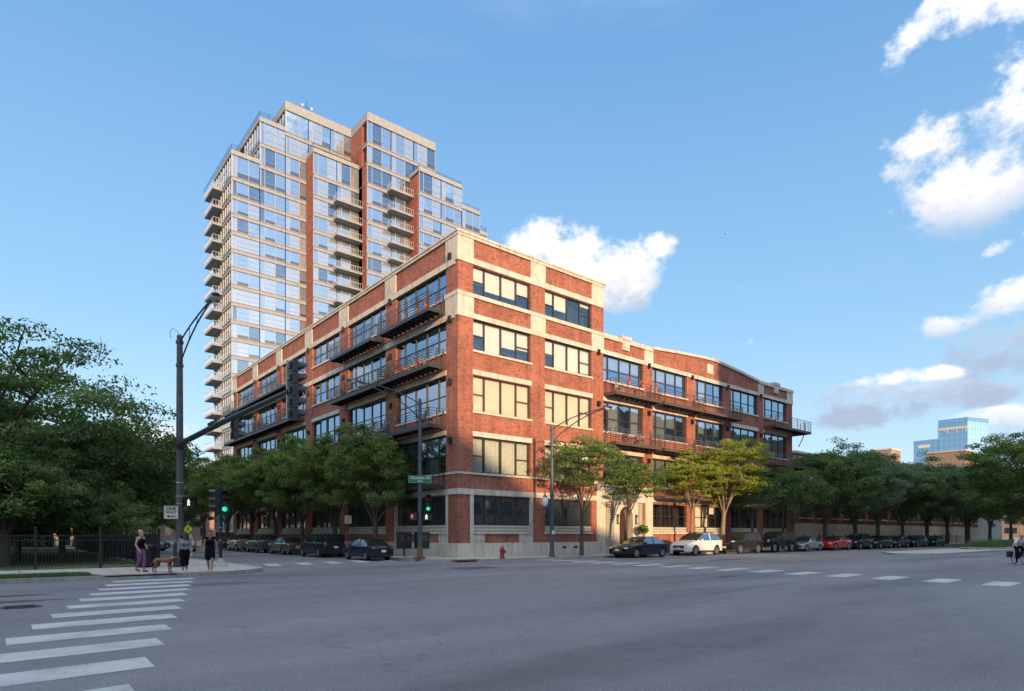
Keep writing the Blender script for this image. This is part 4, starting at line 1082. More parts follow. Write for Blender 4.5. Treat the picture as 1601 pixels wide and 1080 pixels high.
def make_tree(name, label, loc, H, R, base, style='round', nl=12000, ls=.11, seed=1, leaf='leaf_dark', bark='bark', tr=.14, group=None, rx=1.0, off=(0,0), lean=0, twigs=0):
    """H total height, R crown radius, base = height where the crown starts"""
    rg = np.random.default_rng(seed); rr = random.Random(seed)
    root = empty(name, loc, 0, label, 'tree', group)
    tb = MB(); ch = H-base; cz = base+ch*.5
    fork = max(base*.85, H*.26)
    top = Vector((off[0]*.2, off[1]*.2, fork))
    tb.tube([(0,0,-.05),(rr.uniform(-.05,.05),rr.uniform(-.05,.05),fork*.5),top],[tr*1.35,tr*1.02,tr*.9],9)
    tips = []
    nlimb = 7 if style == 'round' else 8
    for i in range(nlimb):
        a = 2*PI*i/nlimb+rr.uniform(-.35,.35)
        k = rr.uniform(.35,.85); el = rr.uniform(.35,.98) if i else 1.0
        if i == 0: k = .1
        end = Vector((off[0]+math.cos(a)*R*k*rx, off[1]+math.sin(a)*R*k, base+ch*(.25+.62*el*(1-.45*k*k))))
        mid = top.lerp(end,.5)+Vector((rr.uniform(-.2,.2),rr.uniform(-.2,.2),ch*.08))
        st = top-Vector((0,0,rr.uniform(0,fork*.18)))
        tb.tube([st, st.lerp(mid,.5)+Vector((0,0,.05)), mid, end],[tr*.5,tr*.38,tr*.27,tr*.09],6)
        for j in range(6):
            t = rr.uniform(.3,1.0); p = (mid.lerp(end,(t-.5)*2) if t > .5 else st.lerp(mid,t*2))
            dirn = Vector((rr.gauss(0,1)*rx,rr.gauss(0,1),rr.gauss(.25,.55))); dirn.normalize()
            q = p+dirn*R*rr.uniform(.25,.5)
            # keep inside the crown
            dx,dy,dz = (q.x-off[0])/(R*rx),(q.y-off[1])/R,(q.z-cz)/(ch*.5); rad = math.sqrt(dx*dx+dy*dy+dz*dz)
            if rad > 1: q = Vector((off[0]+(q.x-off[0])/rad, off[1]+(q.y-off[1])/rad, cz+(q.z-cz)/rad))
            tb.tube([p,p.lerp(q,.5)+Vector((0,0,.06)),q],[tr*.2,tr*.13,tr*.05],5,cap=False)
            tips.append(q)
        tips.append(end)
    for i in range(twigs):
        a = rr.uniform(-.3,PI+.3); p = Vector((off[0]+math.cos(a)*R*.5,off[1]+math.sin(a)*R*.4,H-.9)); q = p+Vector((rr.uniform(-1.2,1.2),rr.uniform(-.8,.8),rr.uniform(.6,1.6)))
        tb.tube([p,p.lerp(q,.5)+Vector((.1,0,.1)),q],[.03,.018,.006],4,cap=False)
        for j in range(5):
            s_ = p.lerp(q,rr.uniform(.3,.9)); tb.tube([s_, s_+Vector((rr.uniform(-.5,.5),rr.uniform(-.4,.4),rr.uniform(.1,.5)))],[.01,.004],3,cap=False)
    tb.build('trunk', M[bark], root, smooth=60)
    # clump centres: branch tips plus extra ones through the crown's shell
    T = np.array([tuple(t) for t in tips]); nx = {'round':170,'layer':110,'sparse':60,'soft':190}[style]
    u = unit(rg.normal(size=(nx,3))); u[:,2] = np.abs(u[:,2])*np.where(rg.random(nx)<.72,1,-.75)
    lob = 1+.16*np.sin(u[:,0]*3.1+seed)+.14*np.sin(u[:,1]*4.3+seed*2)+.12*np.sin(u[:,2]*5+seed*3)
    rad = (rg.uniform(.45,1.0,nx)**.6)*lob*.93
    E = u*rad[:,None]*np.array([R*rx,R,ch*.5])+np.array([off[0],off[1],cz])
    K = np.concatenate([T,E]); nk = len(K)
    w = rg.uniform(.5,1.5,nk); cnt = (nl*w/w.sum()).astype(int)
    flat = {'round':.66,'layer':.34,'sparse':.24,'soft':.55}[style]; cs = {'round':.14,'layer':.17,'sparse':.17,'soft':.15}[style]*R
    idx = np.repeat(np.arange(nk),cnt); n = len(idx); size = (cs*rg.uniform(.6,1.35,nk))[idx]
    d = unit(rg.normal(size=(n,3)))*(rg.random(n)**.45)[:,None]
    C = K[idx]+d*size[:,None]*np.array([1.15,1.15,flat])
    if style in ('layer','sparse'): C[:,2] -= (d[:,0]**2+d[:,1]**2)*size*.22
    nrm = unit(rg.normal(size=(n,3))+np.array([0,0,.9])+d*.7)
    t1 = unit(np.cross(nrm, unit(rg.normal(size=(n,3))))); t2 = np.cross(nrm,t1)
    l = ls*rg.uniform(.6,1.25,n); U = t1*l[:,None]; W = t2*(l*rg.uniform(.4,.62,n))[:,None]
    tone = (rg.random(nk))[idx]*.6+rg.random(n)*.5
    me = leaves_mesh('crown', C, U, W, tone, M[leaf]); o = bpy.data.objects.new('crown', me); link(o); o.parent = root
    return root
SG='street trees along the brick building'
# right pavement, in front of the loft
make_tree('street_tree','slender open-crowned tree beside the tall lamp post near the corner',(9.2,-2.4,.15),8.9,3.0,4.0,'layer',14000,.085,11,'leaf_mid',tr=.13,off=(-.3,-.5),rx=1.0)
make_tree('street_tree','small spreading tree standing before the arched entrance',(14.2,-2.3,.15),7.4,2.6,4.0,'layer',11000,.08,12,'leaf_mid',tr=.13,off=(1.0,-.3))
make_tree('street_tree','sunlit yellow-green tree with slim trunk behind the white car',(22.9,-2.3,.15),8.9,2.8,4.2,'layer',12000,.09,13,'leaf_sunlit','bark_sunlit',tr=.13)
make_tree('street_tree','biggest golden yellow tree with forked pale trunk, glowing in the sun',(27.6,-2.4,.15),9.9,4.0,4.5,'layer',28000,.095,14,'leaf_sunlit','bark_sunlit',tr=.2,off=(1.2,.2))
make_tree('street_tree','dark small tree with twin stems right of the golden tree',(32.6,-2.4,.15),7.2,2.9,3.4,'layer',9000,.09,15,'leaf_dark',tr=.13)
make_tree('street_tree','dark green tree below the far corner balcony of the loft',(41.0,-2.3,.15),8.2,3.9,3.4,'round',14000,.1,16,'leaf_dark',tr=.16)
o = empty('planter_sapling',(18.0,-.9,.15),0,'sapling in a pot beside the arched entrance','potted tree')
m = MB(); m.lathe([(.22,0),(.32,.5),(.34,.5),(.3,.52),(0,.48)],n=14); m.build('pot', M['plinth'], o)
m = MB(); m.tube([(0,0,.45),(.02,0,1.7)],.03,6); m.build('trunk', M['bark'], o)
rg = np.random.default_rng(5); n=420; d=unit(rg.normal(size=(n,3)))*(rg.random(n)**.4)[:,None]; C=d*np.array([.5,.5,.38])+np.array([0,0,1.95]); t1=unit(rg.normal(size=(n,3))); t2=unit(np.cross(t1,rg.normal(size=(n,3))))
cr=bpy.data.objects.new('crown',leaves_mesh('crown',C,t1*.11,t2*.05,rg.random(n),M['leaf_mid'])); link(cr); cr.parent=o
# the row beyond (right): prototypes copied
P1 = make_tree('row_tree','first of the taller dark trees beyond the loft, arching over the silver car',(49.5,-1.8,.15),11.6,5.6,2.6,'soft',34000,.13,21,'leaf_dark',tr=.22,group='row of trees along the long low building')
P2 = make_tree('row_tree','second tall dark tree of the row, above the red car',(57,-2.0,.15),12.2,5.8,2.6,'soft',34000,.13,22,'leaf_grey',tr=.24,group='row of trees along the long low building')
P3 = make_tree('row_tree','grey-green feathery tree third in the row',(65.2,-1.6,.15),12.6,5.7,2.8,'soft',32000,.13,23,'leaf_grey',tr=.24,group='row of trees along the long low building')
# median and far right
PM = make_tree('median_tree','large spreading tree at the right edge, growing on the planted median',(75,-15.0,.3),14.8,7.6,1.4,'soft',64000,.13,31,'leaf_mid',tr=.3)
# left row (side street, at the building)
LT = make_tree('street_tree','dense round-headed tree nearest the corner on the side street',(-2.4,7.0,.15),9.0,3.5,2.3,'round',38000,.085,41,'leaf_mid',tr=.17,rx=1.0)
LT2 = make_tree('street_tree','second dense tree from the corner on the side street, above the dark van',(-2.4,14.0,.15),9.6,4.0,2.3,'round',40000,.09,42,'leaf_mid',tr=.2)
# park trees
BIG = make_tree('park_tree','tallest park tree at the left edge with airy spreading boughs and bare twigs on top',(-25.2,10.0,.15),12.6,8.8,3.6,'sparse',30000,.12,51,'leaf_dark',tr=.42,off=(2.0,0),twigs=12)
PK = make_tree('park_tree','broad dark tree behind the iron fence, right of the tallest one',(-17.5,17.0,.15),9.8,6.4,1.2,'round',46000,.13,52,'leaf_dark',tr=.3)
PK2 = make_tree('park_tree','low bushy dark tree leaning over the iron fence',(-23.2,5.2,.15),6.2,4.0,1.0,'round',26000,.1,53,'leaf_dark',tr=.2)
index_kids()
RG='row of trees along the long low building'
for i,(x,y,s,rz,src,lab) in enumerate([(73,-1.8,1.0,2.0,P1,'tree in the middle of the far row, before the glass towers'),(81.5,-2.2,1.02,.7,P2,'tree left of centre in the far part of the row, over the dark cars'),
   (91,-2.0,1.0,4.0,P3,'tree in the far row above the last parked dark car'),(102,-2.0,.98,1.2,P1,'smaller-looking tree near the far end of the row'),(114,-2.2,1.05,3.0,P2,'second last tree of the far row'),(128,-2.2,1.1,5.0,P3,'last clearly separate tree of the far row, behind the planted median'),(142,-2,1.1,1.5,P1,'tree beyond the far row, in front of the beige building'),(158,-2,1.2,2.6,P2,'distant tree down the avenue past the beige building'),(178,-3,1.2,4.4,P3,'most distant tree on the left side of the avenue')]):
    dup(src,(x,y,.15),rz,lab,RG,s)
for i,(x,y,s,rz,lab) in enumerate([(92,-14.8,.85,1.0,'median tree behind the largest median tree'),(112,-14.8,.85,2.5,'third median tree, far off at the right'),(58,-34,.8,3.3,'tree across the avenue cut by the right edge'),(155,-14.8,.9,.6,'far median tree seen between the trunks'),(180,-14.8,1.0,5.6,'very far median tree at the end of the avenue'),(205,-10,1.2,1.6,'tree closing the end of the avenue, left one'),(215,-22,1.2,3.6,'tree closing the end of the avenue, right one'),(150,-31,1.1,2.2,'far tree on the near side of the avenue at the right edge'),(135,-14.8,.9,4.0,'farthest tree on the planted median, nearly hidden')]):
    dup(PM,(x,y,.3 if y>-20 else .15),rz,lab,None,s)
for i,(y,s,rz,src,lab) in enumerate([(21.5,1.08,1.0,LT,'third dense tree on the side street, over the beige car'),(28.5,1.12,2.2,LT2,'fourth dense tree on the side street'),(36,1.15,3.3,LT,'fifth dense tree on the side street'),(45,1.2,4.1,LT2,'sixth dense tree on the side street, behind the small signal'),(56,1.25,5.0,LT,'seventh tree on the side street, just past the loft'),(68,1.3,.4,LT2,'farthest tree of the side street row')]):
    dup(src,(-2.2,y,.15),rz,lab,None,s)
for i,(x,y,s,rz,src,lab) in enumerate([(-16.6,29,1.0,1.1,PK,'dark park tree beside the side street, behind the big lamp pole'),(-17,42,1.0,2.1,PK,'park tree further up the side street'),(-24.5,22,1.12,3.0,PK,'dark park tree filling the middle of the park'),
   (-33,14,1.1,4.2,PK,'dark park tree behind the tallest one at the left edge'),(-31,30,1.25,5.1,PK,'park tree deep in the park on the left'),(-16,58,1.1,.3,PK,'park tree near the pink house'),(-20.5,11,.9,2.0,PK2,'low bushy tree second along the fence'),(-27.5,6.5,1.1,4.0,PK2,'low bushy tree at the left edge behind the fence'),
   (-19.0,7.5,.62,1.0,PK2,'shrubby small tree behind the litter bin'),(-15.8,75,1.3,1.3,PK,'park tree well up the side street'),(-2,92,1.2,.9,PK,'tree at the bend of the side street, before the pink house'),(-12,104,1.4,2.9,PK,'tree closing the end of the side street'),(5,106,1.1,4.9,PK,'tree beside the pink house'),(-7,125,1.2,2.2,PK,'tree standing before the brick terrace, left one'),(-2.5,132,1.1,3.2,PK,'tree standing before the brick terrace, right one'),(-26,36,.9,2.2,PK2,'low bushy tree before the hedge, left one'),(-22,44,1.0,.2,PK2,'low bushy tree before the hedge, right one'),(-44,20,1.1,2.3,PK,'park tree beyond the left edge, glimpsed through the boughs'),(-40,38,1.2,.8,PK,'park tree far back on the left'),(-28,48,1.2,3.6,PK,'park tree far back in the middle of the park'),(-44,58,1.3,1.9,PK,'farthest tree at the back of the park, left'),(-26,70,1.4,2.8,PK,'farthest tree at the back of the park, right'),(-22.5,14,.8,5.0,PK2,'low bushy tree standing deeper in the park'),(-30.5,10,1.2,.5,PK2,'low bushy tree at the far left behind another')]):
    dup(src,(x,y,.15),rz,lab,None,s)

o=empty('hedge',(-45,62,.1),0,'long dark clipped hedge along the back of the park','hedge')
rg=np.random.default_rng(9); n=30000; C=np.stack([rg.uniform(-45,27,n),rg.normal(0,.8,n),rg.uniform(0,4.5,n)],1); t1=unit(rg.normal(size=(n,3))); t2=unit(np.cross(t1,rg.normal(size=(n,3))))
hc=bpy.data.objects.new('foliage',leaves_mesh('foliage',C,t1*.3,t2*.18,rg.random(n),M['leaf_dark'])); link(hc); hc.parent=o
m=MB(); m.box(-45,27,-.5,.5,0,4.0); m.build('woody_core',M['leaf_dark'],o)
# ------------------------------------------------------------------ street furniture
fence('iron_fence','black iron picket fence around the park lawn on the left',(-46,.15),(-17.4,.15),1.5,M['black'],post=2.38,pick=.119,posth=1.72)
fence('iron_fence','black iron fence running up the side street along the park',(-17.4,.35),(-17.4,40),1.5,M['black'],post=2.38,pick=.119,posth=1.72)
M['pole'] = mat('pole_steel',(.06,.055,.055),.6,var=.25,vs=5)
M['pole_b'] = mat('pole_blue_grey',(.05,.06,.075),.5,var=.2,vs=5)
M['alu'] = mat('bare_aluminium',(.45,.42,.36),.35,metal=.6)
M['lens'] = mat('lamp_lens',(.32,.36,.34),.2)
M['green_on'] = mat('green_signal_light',(.02,.4,.25),.3,emit=(.02,.9,.55),es=.55)
M['red_off'] = mat('red_signal_lens',(.12,.01,.008),.25); M['amber_off'] = mat('amber_signal_lens',(.25,.09,.01),.25); M['green_off']=mat('green_signal_lens',(.01,.08,.05),.25)
M['sig'] = mat('signal_black',(.012,.014,.02),.35)
M['walk_on'] = mat('walk_symbol_light',(.8,.75,.65),.4,emit=(1,.85,.65),es=1.0)
M['hand_on'] = mat('hand_symbol_light',(.8,.1,.05),.4,emit=(1,.08,.06),es=.5)
M['digits'] = mat('digits_off',(.16,.12,.10),.5)
def text_mesh(txt, size, parent, name, mt, M4, align='CENTER', bold=.0):
    cu = bpy.data.curves.new(name,'FONT'); cu.body = txt; cu.size = size; cu.align_x = align; cu.align_y='CENTER'; cu.extrude = .002; cu.offset = bold; cu.space_line=.85
    t = bpy.data.objects.new('tmp', cu); link(t); bpy.context.view_layer.update()
    me = bpy.data.meshes.new_from_object(t.evaluated_get(bpy.context.evaluated_depsgraph_get())); bpy.data.objects.remove(t)
    me.materials.clear(); me.materials.append(mt); me.transform(M4)
    o = bpy.data.objects.new(name, me); link(o); o.parent = parent; return o
def face_to(v, origin):
    """matrix taking XY text plane to a plane facing direction v"""
    v = Vector(v).normalized(); up = Vector((0,0,1)); x = up.cross(v).normalized(); 
    m = Matrix((x,up,v)).transposed().to_4x4(); m.translation = Vector(origin); return m
def signal_head(name,label,loc,facing,n=3,lit='green',parent=None,r=.15,group=None):
    """vertical head of n sections; facing = direction the lenses look"""
    f = Vector(facing).normalized(); x = Vector((0,0,1)).cross(f).normalized()
    o = empty(name,loc,0,label,'traffic light',group)
    h = .355; body = MB(); vis = MB()
    for k in range(n):
        z = h*(n/2-k-.5)
        body.obox(Vector((0,0,z))-f*.09, x*.17, f*.09, (0,0,h/2-.012))
        body.obox(Vector((0,0,z))-f*.2, x*.08, f*.03, (0,0,h/2-.09))
        P=[];nn=14
        for i in range(nn+1):
            a = -.35+ (PI+.7)*i/nn; dd = (x*math.cos(a)+Vector((0,0,1))*math.sin(a))
            P.append((Vector((0,0,z))+dd*.15, Vector((0,0,z))+dd*.15+f*(.28 if 0<a<PI else .2), Vector((0,0,z))+dd*.165+f*(.28 if 0<a<PI else .2), Vector((0,0,z))+dd*.165))
        for i in range(nn):
            a,b2 = P[i],P[i+1]; vis.add([a[0],a[1],b2[1],b2[0]],[(0,1,2,3)]); vis.add([a[3],a[2],b2[2],b2[3]],[(3,2,1,0)]); vis.add([a[1],a[2],b2[2],b2[1]],[(0,1,2,3)])
    bo = body.build('housing', M['sig'], o); vis.build('visor', M['sig'], bo)
    names = ['red','amber','green']+['amber','green']*2
    for k in range(n):
        z = h*(n/2-k-.5); l = MB(); P=[Vector((0,0,z))+(x*math.cos(2*PI*i/16)+Vector((0,0,1))*math.sin(2*PI*i/16))*.118+f*.005 for i in range(16)]
        l.add(P+[Vector((0,0,z))+f*.05],[(i,(i+1)%16,16) for i in range(16)])
        c = names[k]; mt = M['green_on'] if (c == lit and c=='green') else M[c+'_off']
        l.build('lens', mt, o)
    return o
def ped_signal(label,loc,facing,kind='walk'):
    f = Vector(facing).normalized(); x = Vector((0,0,1)).cross(f).normalized()
    o = empty('pedestrian_signal',loc,0,label,'pedestrian signal')
    m = MB(); m.obox((0,0,0)-f*.1 if False else -f*.1, x*.24, f*.1, (0,0,.21)); m.obox(f*.07+Vector((0,0,.215)), x*.25, f*.09, (0,0,.012)); m.obox(f*.05+x*.245, x*.01, f*.07, (0,0,.2)); m.obox(f*.05-x*.245, x*.01, f*.07, (0,0,.2))
    m.build('housing', M['sig'], o)
    def pl(pts,mt,nm):
        g = MB(); 
        for p in pts: g.add([x*u+Vector((0,0,v))+f*.012 for u,v in p],[tuple(range(len(p)))])
        return g.build(nm,mt,o)
    c = -.11
    if kind == 'walk':
        pl([[(c+.01+.028*math.cos(a*.785),.135+.028*math.sin(a*.785)) for a in range(8)],[(c-.035,.1),(c+.035,.1),(c+.03,.0),(c-.03,.0)],[(c-.03,.0),(c+.005,.0),(c-.03,-.15),(c-.07,-.15)],[(c,.0),(c+.03,.0),(c+.075,-.13),(c+.04,-.15)],[(c-.035,.1),(c-.02,.07),(c-.075,.0),(c-.09,.02)],[(c+.035,.1),(c+.09,.03),(c+.075,.01),(c+.025,.06)]],M['walk_on'],'walk_symbol')
        for d in (.04,.14):
            g=[]
            for (a,b2,c2,d2) in ((0,.14,.07,.16),(0,-.01,.07,.01),(0,-.16,.07,-.14),(0,.0,.015,.15),(.055,0,.07,.15),(0,-.15,.015,0),(.055,-.15,.07,0)): g.append([(d+a,b2),(d+c2,b2),(d+c2,d2),(d+a,d2)])
            pl(g,M['digits'],'countdown_digit')
    else:
        pl([[(c-.05,-.1),(c+.05,-.1),(c+.06,.05),(c-.06,.05)]]+[[(c-.06+i*.03,.05),(c-.036+i*.03,.05),(c-.036+i*.03,.15),(c-.06+i*.03,.15)] for i in range(4)]+[[(c+.06,-.03),(c+.1,.04),(c+.085,.06),(c+.055,.02)]],M['hand_on'],'hand_symbol')
    return o
def cobra(m, p, d, s=1.0):
    """cobra head luminaire body at p pointing along d"""
    d = Vector(d).normalized(); x = Vector((0,0,1)).cross(d).normalized(); p = Vector(p)
    st = [(-.35,.06,.05),(-.1,.12,.09),(.15,.17,.1),(.45,.16,.09),(.6,.06,.04)]
    R=[]
    for t,w,h in st: R.append([p+d*t*s+x*math.cos(a)*w*s+Vector((0,0,1))*(math.sin(a)*h*s*(1 if math.sin(a)>0 else .5)) for a in [2*PI*i/10 for i in range(10)]])
    b = len(m.v); m.v += [tuple(q) for r in R for q in r]
    for i in range(4):
        for j in range(10): m.f.append((b+i*10+j,b+i*10+(j+1)%10,b+(i+1)*10+(j+1)%10,b+(i+1)*10+j)); m.m.append(0)
    m.f.append(tuple(b+j for j in range(9,-1,-1))); m.m.append(0); m.f.append(tuple(b+40+j for j in range(10))); m.m.append(0)
def street_lamp(label,x,y,hz,armdir,alen,rise,r=.11,mt='pole_b',attach=.9,bowl=.17,banner=None,name='street_lamp'):
    o = empty(name,(x,y,.15),0,label,'street lamp')
    m = MB(); m.tube([(0,0,0),(0,0,hz)],[r*1.25,r*.85],14); m.lathe([(r*2.0,0),(r*2.0,.06),(r*1.6,.1),(r*1.35,.5),(r*1.2,.55)],n=14); m.ball((0,0,hz),r*.9,n=10,k=6); m.build('pole', M[mt], o, smooth=40)
    d = Vector(armdir).normalized(); a = MB()
    def bez(p0,p1,p2,n=9): return [p0*(1-t)**2+p1*2*t*(1-t)+p2*t*t for t in [i/(n-1) for i in range(n)]]
    top = Vector((0,0,hz-.25)); low = Vector((0,0,hz-.25-attach)); end = d*alen+Vector((0,0,hz+rise))
    a.tube(bez(top, top+d*alen*.45+Vector((0,0,rise*1.1+.25)), end),.035,7); a.tube(bez(low, low+d*alen*.4+Vector((0,0,attach*.95+rise*.8)), end-Vector((0,0,.04))),.035,7)
    for t in (top,low): a.lathe([(r*1.15,-.06),(r*1.15,.06)],(0,0,t.z),12)
    for t in (.45,.7): 
        q1=bez(top, top+d*alen*.45+Vector((0,0,rise*1.1+.25)), end)[int(t*8)]; q2=bez(low, low+d*alen*.4+Vector((0,0,attach*.95+rise*.8)), end)[int(t*8)]; a.tube([q1,q2],.015,5)
    a.build('arm', M[mt], o, smooth=40)
    h = MB(); cobra(h, end+d*.3, d, 1.0); ho = h.build('lamp_head', M[mt], o, smooth=50)
    g = MB(); g.ball(end+d*.5-Vector((0,0,.05)),bowl,(bowl*1.1,bowl*1.1,bowl*.75),n=14,k=8); g.build('lamp_bowl', M['lens'], ho, smooth=80)
    return o
PX,PY = -16.8,-1.2
bp = street_lamp('tall dark steel pole on the park corner carrying a lamp and the long signal arm',PX,PY,10.9,(0,-1,0),5.6,.15,r=.15,mt='pole',attach=1.1,bowl=.2)
m = MB(); m.lathe([(.34,0),(.34,.08),(.26,.12),(.25,1.15),(.19,1.2)],n=12)
for k in range(8):
    a=k*PI/4; m.tube([(.25*math.cos(a),.25*math.sin(a),.1),(.25*math.cos(a),.25*math.sin(a),1.1)],.025,5)
m.build('base_shroud', M['steel_blue'], bp, smooth=40)
m = MB(); 
for z in (3.0,3.35,4.0): m.lathe([(.172,z-.02),(.172,z+.02)],n=12)
m.build('clamp_band', M['alu'], bp)
am = MB(); am.tube([(0,-.12,5.82),(0,-7,5.86),(0,-14.3,5.8)],[.13,.11,.075],12); am.lathe([(.19,5.55),(.19,6.1)],n=12); am.box(-.2,.2,-.28,-.12,5.65,6.0)
am.build('mast_arm', M['steel_blue'], bp, smooth=40)
jb = MB(); jb.box(-.09,.09,-6.2,-5.4,5.96,6.06); jb.build('junction_box', M['steel_blue'], bp)
hk = MB(); hk.tube([(0,0,10.85),(-.1,.05,11.2),(-.28,.1,11.28),(-.4,.1,11.1),(-.35,.1,10.8)],.012,5); hk.build('cable_loop', M['pole'], bp)
m = MB(); m.tube([(-.0,-14.2,5.0),(-.0,-14.2,6.75)],.035,8); m.build('mount_tube', M['alu'], bp)
signal_head('traffic_signal','five-section black signal seen from the side at the tip of the mast arm',(PX+.18,PY-14.45,5.98),(1,-.0,0),5,'none')
signal_head('traffic_signal','three-section black signal hanging midway along the mast arm',(PX+.22,PY-8.4,5.75),(1,0,0),3,'none')
m = MB(); 
ped_signal('lit walking-man signal with countdown digits on the tall corner pole',(PX+.42,PY-.22,3.2),(.35,-1,0),'walk')
def sign(name,label,loc,facing,w,h,mt,cat='sign',shape='rect',back='alu',parent=None):
    f = Vector(facing).normalized(); x = Vector((0,0,1)).cross(f).normalized(); o = empty(name,loc,0,label,cat)
    m = MB()
    if shape == 'rect': m.obox((0,0,0),x*w/2,f*.004,(0,0,h/2))
    else: 
        z=Vector((0,0,1)); P=[z*h/2,x*-w/2,z*-h/2,x*w/2]; m.add([p-f*.004 for p in P]+[p+f*.004 for p in P],[(0,1,2,3),(7,6,5,4),(0,4,5,1),(1,5,6,2),(2,6,7,3),(3,7,4,0)])
    m.build('sign_panel', mt, o); return o, f, x
M['sign_white']=mat('sign_white',(.55,.52,.46),.45); M['sign_black']=mat('sign_black',(.02,.02,.02),.5); M['sign_green']=mat('sign_green',(.0,.14,.075),.4); M['sign_yel']=mat('sign_fluorescent_yellow',(.62,.85,.02),.4)
cdir = lambda x,y: Vector((-23.53-x,-34.13-y,0)).normalized()
ox,oy = PX-.5,PY+.0
f0 = cdir(ox,oy)
o,f,x = sign('one_way_sign','white ONE WAY sign with a left arrow strapped to the tall corner pole',(PX-.40,PY+.02-.2,2.72),f0,.60,.62,M['sign_white'])
def on(v,f,org=(0,0,0),d=.012): return face_to(f,Vector(org)+Vector(f)*d)
T = Matrix.Translation
text_mesh('ONE\nWAY',.2,o,'lettering',M['sign_black'],on(0,f)@T((0,.085,0)),bold=.006)
g = MB(); g.obox(f*.012-Vector((0,0,.18))+x*.04,x*.15,f*.002,(0,0,.022)); g.add([f*.014+x*-.2-Vector((0,0,.18)),f*.014+x*-.09-Vector((0,0,.12)),f*.014+x*-.09-Vector((0,0,.24))],[(0,1,2)]); g.build('arrow', M['sign_black'], o)
g = MB(); g.obox(f*.011+Vector((0,0,.295)),x*.29,f*.001,(0,0,.006)); g.obox(f*.011-Vector((0,0,.295)),x*.29,f*.001,(0,0,.006)); g.obox(f*.011+x*.285,x*.006,f*.001,(0,0,.29)); g.obox(f*.011-x*.285,x*.006,f*.001,(0,0,.29)); g.build('border', M['sign_black'], o)
# small signal post with pyramid foot
sp = empty('signal_post',(-15.3,-2.4,.15),0,'slim dark post with a grey pyramid foot on the park corner','post')
m = MB(); m.tube([(0,0,0),(0,0,4.15)],.055,10); m.tube([(0,0,1.2),(0,0,0.1)],.075,10); m.build('pole', M['sig'], sp)
m = MB(); m.tube([(0,0,0),(0,0,.22),(0,0,.42)],[.4,.2,.09],8); m.build('foot', M['kerb'], sp)
m = MB(); m.tube([(0,0,1.25),(0,0,1.29)],.062,10); m.tube([(0,0,1.85),(0,0,1.89)],.062,10); m.build('clamp_band', M['alu'], sp)
signal_head('traffic_signal','three-section signal glowing green on the slim post at the park corner',(-15.15,-2.52,3.25),(-.15,-1,0),3,'green')
signal_head('traffic_signal','black signal seen from the side on the slim post, left of the green one',(-15.52,-2.36,3.3),(-1,.2,0),3,'none')
# yellow crossing sign across the side street
yo = empty('crossing_sign',(-11.7,20.9,0),0,'yellow-green diamond crossing sign with a walking figure and arrow plate','sign')
m = MB(); m.tube([(0,0,0),(0,0,2.6)],.03,6); m.build('post', M['alu'], yo)
fy = cdir(-11.7,20.9); xy = Vector((0,0,1)).cross(fy).normalized(); z=Vector((0,0,1))
def yplate(c,P,nm):
    m = MB(); P=[Vector(c)+p for p in P]; n=len(P); m.add([p+fy*.04 for p in P]+[p+fy*.048 for p in P],[tuple(range(n)),tuple(range(2*n-1,n-1,-1))]); m.build(nm,M['sign_yel'],yo)
yplate((0,0,2.1),[z*.36,xy*-.36,z*-.36,xy*.36],'sign_panel'); yplate((0,0,1.58),[xy*-.3-z*.11,xy*.3-z*.11,xy*.3+z*.11,xy*-.3+z*.11],'arrow_plate')
m = MB()
def yb(pts): m.add([Vector((0,0,2.1))+xy*u+z*v+fy*.055 for u,v in pts],[tuple(range(len(pts)))])
yb([(.03*math.cos(a*.785)+.01,.17+.03*math.sin(a*.785)) for a in range(8)]); yb([(-.035,.13),(.04,.13),(.03,0),(-.03,0)]); yb([(-.03,0),(.0,0),(-.06,-.17),(-.1,-.17)]); yb([(0,0),(.03,0),(.1,-.16),(.06,-.17)]); yb([(-.035,.13),(-.02,.1),(-.1,.02),(-.12,.04)]); yb([(.04,.13),(.12,.04),(.1,.02),(.03,.09)])
m.build('walking_figure', M['sign_black'], yo)
# corner pole of the loft
lp = street_lamp('blue-grey lamp pole with a street name sign at the loft corner, its arm reaching left',-3.05,-.25,9.95,(-1,-.0,0),4.0,.5,r=.12)
m = MB(); m.box(-.26,.26,-.26,.26,0,.12); m.lathe([(.2,.12),(.18,.7)],n=10); m.build('rusty_base', mat('rusty_steel',(.16,.07,.04),.8,var=.5,vs=14), lp)
signal_head('traffic_signal','three-section signal glowing green on the lamp pole at the loft corner',(-2.68,-.62,3.65),(-.45,-1,0),3,'green')
ped_signal('small dark pedestrian signal under the green light at the loft corner',(-2.68,-.62,2.78),(-.45,-1,0),'walk')
ped_signal('red hand signal facing left on the lamp pole at the loft corner',(-3.42,-.1,2.8),(-1,-.75,0),'hand')
fs = Vector((-.48,-.85,0)).normalized()
o,f,x = sign('street_name_sign','green INDIANA AV street name sign high on the lamp pole',(-3.15,-.42,5.12),fs,1.42,.44,M['sign_green'])
text_mesh('INDIANA AV',.215,o,'lettering',M['sign_white'],on(0,f)@T((.02,.07,0)),bold=.004)
text_mesh('200 E',.13,o,'lettering',M['sign_white'],on(0,f)@T((.0,-.12,0)),bold=.003)
g = MB(); 
for s_ in (1,-1): g.obox(f*.007+z*(s_*.213),x*.705,f*.001,(0,0,.006)); g.obox(f*.007+x*(s_*.703),x*.006,f*.001,(0,0,.21))
g.build('border', M['sign_white'], o)
l2 = street_lamp('blue-grey lamp pole before the second bay, its arm reaching toward the avenue',5.75,-2.93,8.95,(0,-1,0),4.5,.45,r=.12)
